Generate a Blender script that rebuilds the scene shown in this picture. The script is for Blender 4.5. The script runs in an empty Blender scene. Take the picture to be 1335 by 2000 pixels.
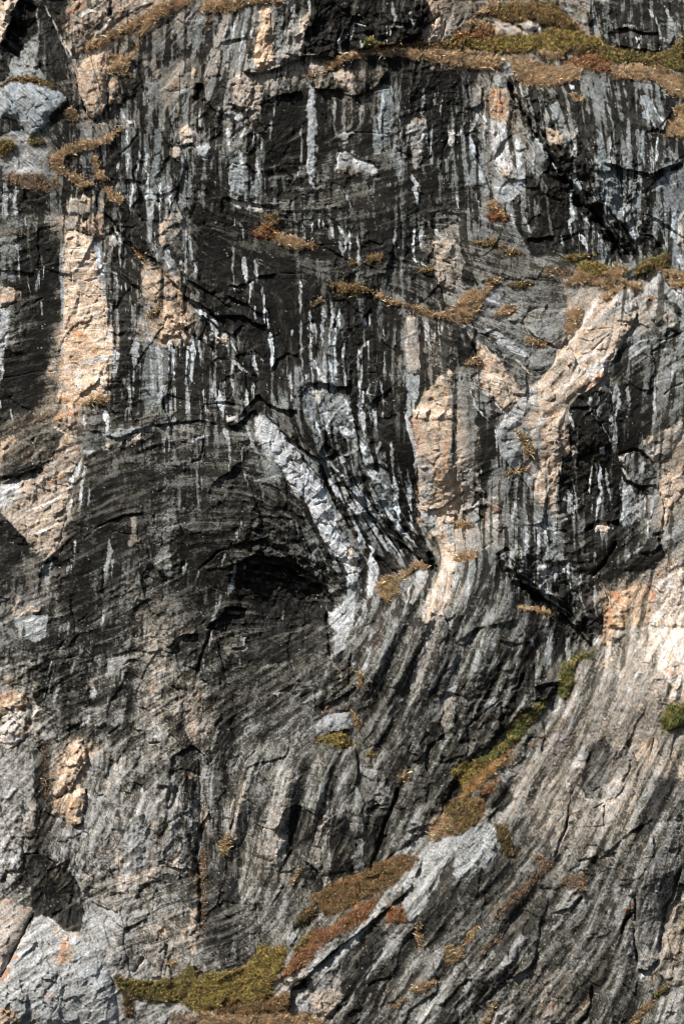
import bpy, math, time
import numpy as np
from mathutils import Vector

scene = bpy.context.scene
T0 = time.time()

# ------------------------------------------------------------------ camera
S = 0.04                      # metres of rock per plan unit
DIST = 600.0                  # the photographer stands far off, across the valley
cam_data = bpy.data.cameras.new('camera')
cam_data.sensor_width = 36.0
cam_data.lens = 36.0 * DIST / (2000 * S)
cam_data.clip_start = 1.0
cam_data.clip_end = 3000.0
cam = bpy.data.objects.new('camera', cam_data)
cam.location = (0, -DIST, 0)
cam.rotation_euler = (math.radians(90), 0, 0)
scene.collection.objects.link(cam)
scene.camera = cam

# ------------------------------------------------------------------ light
SUN_EL, SUN_AZ = 47.0, 43.0   # sun height, and how far it stands to the left behind the camera
e, a = math.radians(SUN_EL), math.radians(SUN_AZ)
sun_dir = Vector((math.sin(a) * math.cos(e), math.cos(a) * math.cos(e), -math.sin(e)))
sun_data = bpy.data.lights.new('sun', 'SUN')
sun_data.energy = 4.6
sun_data.angle = math.radians(0.5)
sun_data.color = (1.0, 0.97, 0.925)
sun = bpy.data.objects.new('sun', sun_data)
sun.rotation_euler = sun_dir.to_track_quat('-Z', 'Y').to_euler()
sun.location = (-100, -200, 200)
scene.collection.objects.link(sun)

world = bpy.data.worlds.new('World')
scene.world = world
world.use_nodes = True
wn = world.node_tree
bg = wn.nodes['Background']
sky = wn.nodes.new('ShaderNodeTexSky')
sky.sky_type = 'NISHITA'
sky.sun_disc = False
sky.sun_elevation = e
sky.sun_rotation = math.atan2(-math.sin(a), -math.cos(a))
wn.links.new(sky.outputs[0], bg.inputs[0])
bg.inputs[1].default_value = 0.06

vs = scene.view_settings
vs.view_transform = 'Standard'
vs.look = 'None'
vs.gamma = 1.0
vs.use_curve_mapping = False
vs.exposure = 0.5
scene.cycles.pixel_filter_type = 'BLACKMAN_HARRIS'
scene.cycles.filter_width = 0.85

# ------------------------------------------------------------------ survey of the cliff: features and painted shadow patches drawn on its plan, in sections
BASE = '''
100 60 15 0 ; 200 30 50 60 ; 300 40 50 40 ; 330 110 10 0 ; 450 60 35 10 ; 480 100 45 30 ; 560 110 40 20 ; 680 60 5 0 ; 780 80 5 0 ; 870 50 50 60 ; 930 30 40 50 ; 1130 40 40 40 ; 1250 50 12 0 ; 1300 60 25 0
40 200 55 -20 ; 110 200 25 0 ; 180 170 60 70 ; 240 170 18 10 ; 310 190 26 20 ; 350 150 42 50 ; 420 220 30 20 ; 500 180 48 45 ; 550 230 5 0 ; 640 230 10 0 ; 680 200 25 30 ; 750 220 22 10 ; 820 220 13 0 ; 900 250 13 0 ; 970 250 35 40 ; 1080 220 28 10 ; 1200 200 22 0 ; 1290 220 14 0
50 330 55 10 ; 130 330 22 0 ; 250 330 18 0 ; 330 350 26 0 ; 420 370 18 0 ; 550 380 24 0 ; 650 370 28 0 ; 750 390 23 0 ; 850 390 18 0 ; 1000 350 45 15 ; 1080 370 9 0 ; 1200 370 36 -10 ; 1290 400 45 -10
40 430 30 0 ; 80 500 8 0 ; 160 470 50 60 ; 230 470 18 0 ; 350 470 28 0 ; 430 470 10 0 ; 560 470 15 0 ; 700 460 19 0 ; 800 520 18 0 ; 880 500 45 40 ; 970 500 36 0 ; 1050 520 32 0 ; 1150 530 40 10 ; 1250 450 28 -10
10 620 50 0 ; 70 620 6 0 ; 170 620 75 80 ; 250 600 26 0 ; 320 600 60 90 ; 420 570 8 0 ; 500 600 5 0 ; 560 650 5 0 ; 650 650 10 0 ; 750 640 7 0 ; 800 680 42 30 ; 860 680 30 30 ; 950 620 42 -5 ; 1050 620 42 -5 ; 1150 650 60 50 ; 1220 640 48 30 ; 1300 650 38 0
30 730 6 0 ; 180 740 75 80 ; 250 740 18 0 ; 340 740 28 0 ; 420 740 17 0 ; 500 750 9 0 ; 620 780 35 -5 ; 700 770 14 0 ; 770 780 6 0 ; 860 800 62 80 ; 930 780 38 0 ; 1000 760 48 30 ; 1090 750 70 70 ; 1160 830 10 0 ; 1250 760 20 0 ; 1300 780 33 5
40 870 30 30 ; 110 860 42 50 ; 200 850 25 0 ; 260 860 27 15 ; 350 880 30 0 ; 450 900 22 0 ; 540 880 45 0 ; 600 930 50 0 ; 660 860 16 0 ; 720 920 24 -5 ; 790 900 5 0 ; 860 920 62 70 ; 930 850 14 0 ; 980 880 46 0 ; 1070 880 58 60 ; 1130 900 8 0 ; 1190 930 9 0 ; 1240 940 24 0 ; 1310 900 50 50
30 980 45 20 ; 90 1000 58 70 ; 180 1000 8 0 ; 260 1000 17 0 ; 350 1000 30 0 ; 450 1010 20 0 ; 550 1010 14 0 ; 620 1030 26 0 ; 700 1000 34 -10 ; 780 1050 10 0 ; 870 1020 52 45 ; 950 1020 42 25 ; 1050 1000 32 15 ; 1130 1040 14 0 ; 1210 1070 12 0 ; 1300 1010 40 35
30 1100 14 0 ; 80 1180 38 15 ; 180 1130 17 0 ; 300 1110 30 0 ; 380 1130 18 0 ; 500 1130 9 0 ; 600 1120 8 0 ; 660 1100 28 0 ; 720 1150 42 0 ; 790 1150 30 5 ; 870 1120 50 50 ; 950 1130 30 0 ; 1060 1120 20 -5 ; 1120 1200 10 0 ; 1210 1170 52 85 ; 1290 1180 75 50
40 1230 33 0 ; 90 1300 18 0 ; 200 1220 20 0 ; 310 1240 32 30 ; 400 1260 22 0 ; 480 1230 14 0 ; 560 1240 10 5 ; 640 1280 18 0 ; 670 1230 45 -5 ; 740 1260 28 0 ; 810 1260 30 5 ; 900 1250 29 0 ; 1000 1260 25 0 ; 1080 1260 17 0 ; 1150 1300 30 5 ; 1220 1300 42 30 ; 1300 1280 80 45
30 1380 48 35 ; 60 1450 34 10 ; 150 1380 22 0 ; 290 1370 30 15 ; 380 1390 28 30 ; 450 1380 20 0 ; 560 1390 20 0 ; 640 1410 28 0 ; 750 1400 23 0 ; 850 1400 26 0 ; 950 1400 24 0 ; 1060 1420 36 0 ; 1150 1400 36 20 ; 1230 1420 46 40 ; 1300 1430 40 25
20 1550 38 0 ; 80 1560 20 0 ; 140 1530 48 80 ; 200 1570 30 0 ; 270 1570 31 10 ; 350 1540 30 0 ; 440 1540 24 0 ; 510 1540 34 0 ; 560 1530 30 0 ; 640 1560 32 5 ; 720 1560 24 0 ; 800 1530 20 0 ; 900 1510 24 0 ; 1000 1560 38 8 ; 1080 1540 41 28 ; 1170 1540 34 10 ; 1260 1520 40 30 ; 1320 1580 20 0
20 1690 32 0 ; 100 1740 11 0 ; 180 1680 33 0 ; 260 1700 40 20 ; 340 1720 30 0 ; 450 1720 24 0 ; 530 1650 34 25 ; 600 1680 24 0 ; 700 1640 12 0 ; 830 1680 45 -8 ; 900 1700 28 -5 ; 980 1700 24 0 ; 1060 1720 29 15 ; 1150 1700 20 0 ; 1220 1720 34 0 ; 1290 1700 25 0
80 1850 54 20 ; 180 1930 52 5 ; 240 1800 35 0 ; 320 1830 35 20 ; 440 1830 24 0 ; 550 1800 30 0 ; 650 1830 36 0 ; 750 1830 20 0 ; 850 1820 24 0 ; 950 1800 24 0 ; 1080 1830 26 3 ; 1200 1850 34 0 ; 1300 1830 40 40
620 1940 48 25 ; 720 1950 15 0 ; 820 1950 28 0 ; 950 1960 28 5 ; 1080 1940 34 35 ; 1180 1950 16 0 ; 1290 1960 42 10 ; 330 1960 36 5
'''
HEIGHTS = '''
0 0 0 ; 300 60 -10 ; 600 50 5 ; 800 80 0 ; 1200 40 -140 ; 1200 110 -85 ; 1000 60 -105 ; 1000 110 -60 ; 900 160 -5 ; 1100 170 0 ; 600 300 0 ; 1200 260 12 ; 300 300 0 ; 60 250 25 ; 60 340 10 ; 1250 470 -20 ; 1120 540 -10 ; 950 560 0 ; 1000 500 -10 ; 1000 700 20 ; 1100 750 40 ; 1250 700 25 ; 860 800 25 ; 750 760 0 ; 500 650 0 ; 500 480 -5 ; 200 500 10 ; 300 700 15 ; 450 860 20 ; 300 950 25 ; 550 980 22 ; 540 1160 -8 ; 440 1190 0 ; 300 1200 15 ; 150 1200 20 ; 700 950 -10 ; 800 1080 -35 ; 700 1150 0 ; 780 1250 45 ; 950 1200 30 ; 1130 1200 -35 ; 1150 1000 10 ; 1250 1150 40 ; 1200 1400 95 ; 900 1400 22 ; 600 1350 0 ; 800 1500 20 ; 900 1560 50 ; 1000 1700 105 ; 1200 1800 115 ; 900 1900 140 ; 700 1900 115 ; 600 1600 35 ; 600 1720 55 ; 400 1880 60 ; 400 1600 30 ; 200 1600 30 ; 100 1700 20 ; 100 1900 90 ; 0 1300 20 ; 0 900 10 ; 0 700 0 ; 450 1960 100 ; 1300 1980 130 ; 1110 1420 50 ; 1310 1400 140 ; 1310 1620 165 ; 1000 1560 70 ; 1250 70 -125 ; 1330 120 -60
'''
FOLIATION = '''
200 620 -8 ; 170 740 -5 ; 300 950 -15 ; 450 880 5 ; 450 1000 0 ; 560 950 28 ; 600 1030 40 ; 80 970 -25 ; 80 880 -30 ; 200 1100 -25 ; 150 1350 -22 ; 380 1150 -30 ; 560 1350 -35 ; 640 1310 -30 ; 500 1150 10 ; 650 960 52 ; 800 1050 52 ; 700 850 40 ; 880 880 -20 ; 870 1000 -30 ; 1100 720 -48 ; 1250 700 -35 ; 1190 650 -45 ; 1250 850 -40 ; 1150 1000 -30 ; 1000 720 30 ; 950 650 20 ; 1000 520 12 ; 900 510 25 ; 1150 1450 -62 ; 1280 1620 -62 ; 1000 1500 -55 ; 1250 1780 -72 ; 950 1850 -48 ; 800 1880 -52 ; 700 1830 -48 ; 1080 1800 -50 ; 750 1300 -65 ; 950 1200 -65 ; 850 1450 -62 ; 560 1580 -70 ; 100 220 75 ; 60 230 20 ; 200 40 -35 ; 300 60 -40 ; 170 180 60 ; 600 150 -85 ; 480 100 -80 ; 520 200 -40 ; 1100 300 55 ; 1200 420 60 ; 1260 150 20 ; 100 1880 -35 ; 300 1720 -20 ; 180 1580 -75 ; 300 1500 -35 ; 60 1500 -45 ; 620 375 -10 ; 800 400 -20 ; 500 470 20 ; 300 480 60 ; 350 600 35 ; 560 700 80 ; 700 700 85 ; 1250 1250 -60 ; 1060 1080 45 ; 1200 1080 -45 ; 380 1600 85 ; 30 600 -20 ; 60 700 -15
'''
STREAKS = '''
300 100 92 0.5 ; 700 100 90 0.15 ; 100 200 90 0.4 ; 250 330 91 0.75 ; 430 300 90 0.7 ; 600 250 90 0.35 ; 750 230 90 0.5 ; 950 300 88 0.7 ; 1100 260 75 0.6 ; 1220 280 86 0.9 ; 1260 420 92 0.8 ; 480 110 100 0.7 ; 350 680 91 1.0 ; 230 660 91 0.7 ; 30 600 91 0.35 ; 70 700 90 0.1 ; 430 480 90 0.25 ; 650 680 90 0.7 ; 720 740 90 0.8 ; 520 560 90 0.25 ; 520 680 88 0.5 ; 800 480 90 0.4 ; 650 480 90 0.4 ; 680 880 80 1.0 ; 780 850 90 0.5 ; 850 700 90 0.5 ; 600 950 60 0.6 ; 700 1000 58 0.9 ; 1150 900 92 0.7 ; 1050 1080 90 0.8 ; 1120 1180 80 1.0 ; 1250 950 95 0.5 ; 1000 620 40 0.2 ; 1120 720 120 0.2 ; 1250 720 95 0.5 ; 750 1280 115 0.8 ; 950 1250 112 0.8 ; 1060 1250 95 0.7 ; 870 1420 120 0.6 ; 650 1600 100 0.5 ; 500 1600 100 0.4 ; 560 1540 108 0.4 ; 300 1200 95 0.35 ; 300 1450 92 0.35 ; 200 950 97 0.2 ; 350 900 90 0.4 ; 500 1000 88 0.15 ; 550 1200 92 0.12 ; 100 1250 96 0.4 ; 80 1000 100 0.2 ; 1170 1420 118 0.5 ; 1260 1250 105 0.3 ; 1280 1600 115 0.7 ; 1050 1550 116 0.5 ; 900 1850 130 0.8 ; 700 1850 130 0.6 ; 750 1950 122 0.9 ; 880 1680 130 0.4 ; 1250 1750 107 0.9 ; 1050 1800 125 0.4 ; 150 1700 90 0.25 ; 300 1680 92 0.3 ; 450 1700 92 0.3 ; 80 1900 120 0.05 ; 40 1400 105 0.3
'''
DATA = '''
R0
p 43 30 b9 a55 ; 1152,1262 1240,1140 1335,1100 1335,1650 1100,1690 985,1560 1000,1500 1095,1370
p 27 8 a45 ; 830,1670 985,1570 1100,1690 1335,1640 1335,2010 600,2010 700,1830
p 48 8 b8 a75 ; 205,1440 245,1430 235,1560 230,1660 200,1640
p 48 2 b8 a75 ; 255,1540 300,1540 310,1660 290,1700 250,1720 245,1620
p 50 30 b6 a70 ; 235,1660 300,1650 330,1700 250,1740
p 46 24 b8 a70 ; 280,1220 320,1210 315,1340 300,1420 285,1380
p 46 0 b8 a70 ; 160,1510 200,1500 215,1600 165,1660
p 44 5 b7 a70 ; 328,1530 350,1520 345,1680 325,1670
p 44 -6 b8 a70 ; 160,1780 220,1770 240,1860 230,1890 180,1830
p 46 10 b8 a60 ; 0,1480 45,1470 70,1560 50,1680 0,1700
p 9 0 b7 a75 ; 60,1450 98,1440 100,1650 66,1690
p 11 0 b7 a70 ; 345,1420 378,1400 385,1560 360,1590
p 12 0 b8 a65 ; 420,1380 472,1370 452,1560 420,1620
p 13 0 b8 a65 ; 400,1640 440,1610 480,1700 445,1860 405,1840
p 11 0 b8 a65 ; 115,1290 190,1245 200,1420 125,1440
p 13 0 b8 a65 ; 212,1330 258,1300 262,1430 222,1455
p 10 0 b7 a70 ; 100,1050 165,1000 185,1200 120,1220
p 34 -6 b9 a65 ; 500,1350 640,1330 680,1420 560,1450 480,1430
p 33 -4 b8 a60 ; 310,830 350,830 360,1010 330,1120 300,1080
p 30 0 b8 a60 ; 390,860 440,850 450,960 400,1000
p 9 0 b7 a65 ; 590,1700 740,1560 760,1600 735,1690 650,1712
p 24 2 a50 h20 @84 ; 690,1190 770,1130 850,1112 930,1082 990,1110 1010,1182 1075,1202 1132,1272 1095,1332 1050,1377 990,1422 930,1472 895,1505 850,1602 790,1650 742,1690 770,1560 800,1500 745,1440 700,1350
p 27 3 a45 h14 @85 ; 452,1500 520,1452 640,1442 760,1474 800,1512 768,1562 738,1690 600,1715 560,1700 440,1640
p 17 6 a25 ; 170,860 420,830 500,900 590,1000 640,1090 650,1250 560,1330 400,1300 250,1230 130,1150 150,980
l 16 200 6 60 ; 770,1668 850,1602 895,1508 960,1452 1050,1377 1098,1330 1135,1275
l 40 200 34 70 ; 985,1070 1020,1138 1080,1180 1130,1230 1156,1264
l 26 120 26 60 ; 640,905 690,965 760,1045 845,1105
l 40 160 34 60 ; 1000,170 1080,310 1150,400 1238,506
l 30 120 20 50 ; 440,1110 500,1085 560,1090 620,1130 650,1180
l 26 120 20 40 ; 560,1990 570,1930 640,1860 720,1800 800,1730 830,1660
b -24 105 70 0 ; 550,1185
b 16 60 220 -18 ; 600,1400
b 30 110 60 -35 ; 900,1690
b -16 14 120 0 ; 392,1640
b 12 20 150 25 ; 735,1300
b 12 18 150 25 ; 800,1270
b -10 14 150 25 ; 768,1290
b 12 22 150 24 ; 868,1240
b -9 14 140 24 ; 836,1270
b 12 22 130 24 ; 940,1280
b -8 12 130 24 ; 905,1290
b 12 18 120 16 ; 545,1580
b 12 16 110 14 ; 612,1590
b -9 12 110 14 ; 580,1600
b 10 14 100 16 ; 470,1580
b -9 14 120 30 ; 1010,1520
b 12 26 160 30 ; 1060,1500
b 10 22 160 28 ; 1130,1420
b 22 90 130 20 ; 250,1640
b 26 120 200 25 ; 850,1290
b 20 50 90 30 ; 1000,1280
b 24 60 200 30 ; 1180,1450
b -18 20 160 28 ; 1090,1480
b 24 50 160 15 ; 1240,1750
b -18 16 120 40 ; 1010,1780
b 16 40 120 45 ; 950,1880
A1
p 72 60 h60 @1 ; 0,0 115,0 85,80 60,150 25,230 0,260
l 40 120 45 90 ; 0,268 25,236 62,155 88,82 120,-10
p 50 -5 ; 60,350 140,270 200,215 225,210 230,400 215,455 150,440 140,400 100,440 60,420
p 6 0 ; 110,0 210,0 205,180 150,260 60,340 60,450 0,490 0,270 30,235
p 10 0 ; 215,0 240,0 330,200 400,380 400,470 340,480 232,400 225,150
s 50 20 9 ; 240,0 300,110 350,230 400,330 435,400
s 40 0 9 ; 212,20 225,120 222,200
p 46 55 h10 @2 ; 330,60 440,0 890,0 890,20 700,120 590,190 500,240 470,300 440,360 370,250 350,160
s 92 5 22 ; 605,50 640,120 600,170
s 85 10 16 ; 470,100 520,60 570,70
o 70 26 ; 405,70 440,40 490,15
o 50 16 ; 390,130 430,150
s 70 30 18 ; 700,100 760,55 880,10
c 7 5 ; 700,112 800,50 890,20
c 6 6 ; 630,0 650,60 620,100
s 60 70 16 ; 350,210 400,290 440,370
p 60 70 h26 @3 ; 450,400 520,330 620,290 630,330 615,480 600,640 550,690 500,650 460,500
l 14 40 14 30 ; 480,600 510,655 545,692 600,650 620,600
p 60 75 h8 ; 640,440 690,440 685,500 650,590 620,600 630,520
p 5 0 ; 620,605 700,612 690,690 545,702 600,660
p 9 0 h8 ; 690,450 800,460 780,560 690,600 690,500
p 45 35 h6 ; 830,370 900,330 935,420 910,470 870,400
p 40 50 h14 @4 ; 945,510 1000,420 1080,310 1110,400 1112,490 1060,520 980,525
p 40 10 h6 ; 1010,530 1110,500 1080,590 1040,630
p 42 20 ; 1050,180 1090,160 1105,240 1080,290 1050,270
p 34 10 h8 ; 830,480 920,470 915,640 910,720 850,690 820,600
p 60 70 h8 ; 1110,390 1140,395 1140,450 1115,455
p 46 30 h12 ; 1330,60 1335,420 1190,460 1190,380 1160,400 1240,250 1260,150
p 36 10 ; 1335,420 1335,640 1240,630 1185,560 1190,460
l 14 80 14 40 ; 1185,560 1240,640 1335,682
p 62 0 ; 1250,645 1335,690 1335,700 1260,670
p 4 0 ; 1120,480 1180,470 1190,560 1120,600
c 18 40 ; 1145,480 1165,540 1130,590
s 65 -5 22 ; 1150,640 1160,720
p 40 20 h8 ; 935,740 990,720 1030,770 1040,830 970,840 930,800
p 70 50 h14 @5 ; 1040,760 1080,720 1150,780 1120,830 1060,840
p 62 55 h10 ; 985,850 1040,840 1060,870 1020,940 990,910
l 10 30 8 20 ; 970,848 1060,846 1130,835
p 72 -5 h14 @6 ; 1140,850 1200,815 1230,850 1200,920 1150,900
p 80 35 h10 @7 ; 730,700 780,695 785,725 740,730
s 75 0 14 ; 732,745 745,820
s 50 0 24 ; 700,620 715,700
s 60 0 14 ; 810,870 800,970
s 60 -5 16 ; 845,830 850,1000 862,1100
s 60 0 16 ; 742,880 735,970
s 50 0 14 ; 690,930 660,1060 690,1085
s 65 -5 12 ; 770,1060 760,1200
s 52 -10 60 ; 862,1080 872,1246
s 60 -10 20 ; 930,1050 930,1246
s 60 -10 14 ; 980,1060 985,1200
s 45 0 50 ; 500,720 520,810
p 60 -25 h30 @8 ; 0,520 60,480 130,470 260,490 330,530 390,560 400,610 350,650 290,680 260,740 180,800 130,740 110,690 50,680 0,700
c 8 8 ; 20,540 60,580 110,650 130,740 165,800
c 4 5 ; 190,560 210,600 150,680
p 10 0 ; 0,700 50,685 110,695 135,750 0,800
p 12 0 ; 390,560 410,620 350,660 300,680 330,640
l 10 40 16 30 ; 165,805 260,740 350,655 400,600
p 60 20 h8 ; 110,780 150,790 150,830 100,810
p 62 0 ; 0,960 60,930 150,880 270,870 260,920 200,960 230,990 190,1010 130,1040 70,1000 0,990
p 85 0 ; 80,1000 130,970 190,960 150,1020
p 30 0 h8 ; 360,930 540,880 545,960 520,1010 400,990
p 15 0 ; 0,1040 250,1110 400,1090 400,1246 0,1246
s 55 -10 44 ; 35,1050 30,1246
s 50 -10 22 ; 90,1060 95,1246
p 55 60 h6 ; 400,1150 480,1130 560,1160 580,1246 400,1246
p 62 70 h8 ; 585,1160 630,1170 620,1210 590,1200
s 48 -5 34 ; 425,1150 410,1246
c 10 10 ; 430,400 470,560 500,650 540,700
A2
p 40 15 ; 0,150 30,90 130,60 210,30 200,150 170,260 170,400 60,420 0,330
s 66 -5 12 ; 60,90 20,300
s 60 -5 12 ; 110,110 85,340
s 62 -5 12 ; 150,70 130,260
p 70 95 h12 @9 ; 210,40 250,20 270,50 265,200 255,300 215,410 180,395 175,300 190,150
p 62 75 h8 ; 265,290 290,300 285,370 240,400 225,390
c 6 5 ; 270,60 262,250 225,400
p 14 0 ; 290,60 340,40 380,0 400,60 345,150 310,280 290,280
p 44 20 h8 ; 345,160 390,130 425,160 470,200 460,310 380,340 300,385 320,270
p 62 55 h6 ; 430,110 480,55 480,150 455,230 435,180
s 50 -5 16 ; 400,20 390,120
s 55 0 20 ; 480,0 482,60
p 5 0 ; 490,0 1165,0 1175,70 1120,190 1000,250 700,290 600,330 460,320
s 62 -5 20 ; 665,215 655,325
s 60 -5 13 ; 735,130 725,220
s 42 -5 18 ; 965,0 985,100 960,160
s 66 -15 30 ; 945,155 932,245
s 48 0 14 ; 1070,60 1082,140
s 40 0 12 ; 780,230 790,300
s 50 0 8 ; 730,132 800,150
s 50 0 8 ; 900,155 1010,155
l 34 260 30 40 ; 90,412 180,425 250,415 310,392 460,330 600,330 655,345
l 40 160 20 40 ; 720,300 1000,255 1120,190 1172,100 1165,-10
p 52 40 h10 ; 250,430 400,385 575,370 580,385 500,420 330,450 230,460
p 62 75 h12 ; 1165,0 1240,0 1250,70 1180,110
p 62 55 h14 @10 ; 1145,170 1250,90 1265,130 1240,240 1150,245
p 50 20 h10 ; 1260,200 1290,90 1335,80 1335,200 1250,230
c 22 14 ; 1140,165 1250,78
c 12 10 ; 1245,240 1280,110
p 52 45 h12 @11 ; 50,440 230,430 240,480 215,560 215,640 180,710 140,690 40,600 60,530
c 5 5 ; 60,540 130,500 220,480
c 5 5 ; 120,640 160,590 210,570
p 40 20 h6 ; 240,490 350,460 360,500 300,540 230,570
p 64 0 h6 ; 0,640 60,650 110,680 80,720 20,690
l 18 60 16 40 ; 200,595 340,548 450,525
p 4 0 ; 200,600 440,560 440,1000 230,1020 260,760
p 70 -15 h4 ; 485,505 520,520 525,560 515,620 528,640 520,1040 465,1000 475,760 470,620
s 45 -10 10 ; 440,700 440,950
s 60 -10 16 ; 435,960 420,1010
s 60 -10 30 ; 480,1010 510,1080
p 28 30 h10 @12 ; 490,480 540,430 620,415 940,390 930,450 880,500 760,550 700,535 640,515 540,520
p 62 50 h6 ; 620,420 680,405 740,440 740,520 760,545 690,520 640,470
p 46 40 ; 510,470 540,440 590,480 560,520 520,515
l 24 90 12 30 ; 500,518 640,522 700,542 760,555 860,522 905,460 940,400
p 48 -20 ; 880,520 920,480 975,500 975,700 930,830 890,900 855,890 860,700 880,600
s 65 -15 18 ; 915,510 900,640 880,780
p 27 25 ; 610,560 860,560 740,720 700,770 640,760 620,650
s 45 10 14 ; 625,560 632,740
s 42 5 12 ; 700,600 690,740
s 45 0 14 ; 800,580 780,700
p 56 10 h8 ; 650,770 740,770 710,810 660,800
p 46 0 h6 ; 660,820 710,820 690,860 660,855
p 55 0 h8 ; 640,880 740,880 730,960 630,990 630,930
s 75 0 16 ; 650,890 640,970
p 70 0 h8 ; 740,930 860,950 900,1000 860,1030 740,990
p 42 45 h8 ; 630,975 720,965 800,1000 780,1010 620,1005
c 6 5 ; 530,640 600,700 640,780 660,870 620,980
l 12 40 10 20 ; 710,872 760,922 840,940 895,975
c 4 4 ; 640,765 760,768 960,775
p 10 0 ; 1000,420 1335,400 1335,600 1240,620 1100,680 1000,760
s 50 -5 12 ; 1060,500 1075,680
s 46 -5 14 ; 1140,480 1140,670
s 45 -5 10 ; 1210,530 1200,640
s 52 -5 10 ; 1250,510 1250,640
s 40 0 10 ; 1000,580 1005,700
p 56 20 h10 @13 ; 1050,720 1090,680 1145,695 1165,760 1150,860 1120,980 1090,950 1060,830
o 70 14 ; 1085,684 1145,690
s 70 5 14 ; 1140,740 1135,900
s 70 -5 28 ; 1075,1000 1110,1070 1100,1100 1130,1200
s 66 -5 18 ; 1203,670 1195,820 1190,950
s 45 0 14 ; 1020,740 1015,850
s 45 0 14 ; 1010,900 1005,1010
p 74 20 h10 @14 ; 1290,770 1335,745 1335,850 1290,830
p 42 0 h6 ; 1335,850 1300,930 1270,1000 1255,980 1290,880
c 10 8 ; 1295,775 1260,880 1240,1000
p 27 8 ; 530,1060 640,1010 900,1030 1020,1080 900,1170 760,1246 330,1246 400,1110
s 55 -5 12 ; 700,1120 720,1200 715,1246
p 50 -12 h8 @15 ; 40,945 130,965 150,1020 170,1080 170,1170 30,1130 15,1020
c 10 8 ; 0,1000 40,942 130,960 185,1030 205,1095
l 16 60 16 26 ; 0,1138 60,1160 200,1195 260,1188 320,1190
p 78 20 h6 ; 30,1150 110,1172 225,1212 200,1228 60,1198
s 66 -5 25 ; 8,740 20,850
s 70 -5 24 ; 80,870 95,940
s 60 -5 16 ; 125,730 95,800
s 55 -5 12 ; 175,740 165,835
s 50 -5 12 ; 200,790 205,860
s 55 -5 12 ; 190,900 190,1030
s 42 -5 14 ; 262,690 250,800
s 50 0 10 ; 300,570 280,660
A3
p 38 40 h8 ; 0,0 180,0 150,90 60,140 0,190
c 10 10 ; 60,90 20,150
p 45 20 ; 600,0 700,30 760,100 700,90 620,40
p 11 0 ; 820,0 1335,0 1335,180 1270,250 1200,285 1080,275 940,240 880,170
p 44 0 h8 @16 ; 1200,110 1290,110 1310,170 1260,260 1205,285 1210,180
s 50 -5 16 ; 1130,20 1190,100 1212,200
s 45 0 20 ; 1080,130 1000,130
s 45 0 14 ; 1240,20 1270,90
l 16 40 10 30 ; 920,150 1000,142 1120,170 1205,170
l 18 50 14 30 ; 960,245 1000,252 1100,268 1200,285
p 70 0 h8 ; 1070,200 1095,195 1100,225 1075,235
s 60 0 12 ; 1085,230 1082,270
p 50 -10 ; 790,130 850,160 840,190 800,170
p 62 35 h30 @17 ; 240,110 330,120 400,170 390,212 280,200 240,185
p 64 35 h34 @18 ; 378,130 430,95 480,108 502,150 440,192 400,170
c 14 8 ; 375,135 410,172
p 8 0 ; 180,100 240,105 242,140 200,125
p 44 5 h22 @19 ; 285,340 340,360 352,430 320,450 278,400
p 75 -5 h14 @20 ; 672,480 710,482 708,510 680,508
p 75 0 h8 ; 742,452 758,450 756,464 744,464
p 42 0 ; 210,430 300,420 300,500 230,490
p 60 85 ; 215,510 300,510 320,600 310,700 215,690 205,600
p 68 15 h8 ; 215,690 310,700 325,800 350,950 330,1060 280,1050 240,930 225,800
p 60 50 h8 ; 275,990 340,985 345,1050 300,1062
o 60 34 ; 240,530 270,580 250,620
o 40 24 ; 290,600 250,660
p 60 -8 h6 ; 240,1090 300,1060 410,1000 400,1100 330,1200 280,1190 240,1130
c 30 30 ; 320,460 360,560 440,680 520,830
c 34 40 ; 520,830 600,980 680,1100 800,1256
s 40 25 18 ; 345,470 400,600 470,720 540,840
s 50 -20 18 ; 440,760 520,860 600,990
s 60 -30 22 ; 90,760 120,900 160,1020 205,1125
c 8 8 ; 115,880 185,1000 215,1110
p 42 -10 ; 60,790 110,900 130,1040 90,1080 60,1040
s 58 -5 12 ; 140,640 110,750
s 58 -5 16 ; 180,640 180,820
s 50 -5 14 ; 130,660 95,780
p 48 45 h4 ; 140,480 180,490 160,555
s 62 -10 32 ; 370,790 380,970
s 50 0 12 ; 460,870 460,960
p 30 0 h8 ; 440,990 530,1010 470,1050
p 52 0 h10 ; 410,470 430,540 390,550 370,490
p 13 0 h8 ; 500,520 630,510 620,560 560,580
p 36 -10 ; 540,590 620,590 630,680 590,720 540,640
p 56 70 h12 @21 ; 530,740 580,740 630,790 620,850 560,870
p 42 10 h6 ; 640,700 730,690 730,780 690,850 640,760
s 50 -5 14 ; 695,780 700,910
s 50 5 14 ; 720,690 690,880
p 44 -22 ; 1080,520 1140,570 1200,680 1230,730 1180,760 1120,680 1075,590
s 62 -10 10 ; 1160,600 1237,725
s 48 -10 14 ; 1100,570 1170,740
p 48 0 ; 1000,700 1040,690 1010,850 1003,980 990,760
p 45 -25 ; 1050,740 1100,740 1130,850 1105,1000 1075,980
s 60 -20 14 ; 1135,860 1125,1000
s 66 -15 14 ; 1180,780 1165,960
s 45 -5 14 ; 910,780 900,950
l 30 60 20 40 ; 1212,770 1248,700 1275,625
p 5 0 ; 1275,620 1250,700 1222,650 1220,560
l 18 60 18 34 ; 850,930 1000,985 1140,1010 1230,972 1335,930
p 6 0 ; 1140,1030 1200,985 1335,940 1335,960 1220,1010 1140,1080
p 38 -10 ; 820,970 1140,1020 1140,1080 1335,990 1335,1246 850,1246
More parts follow.
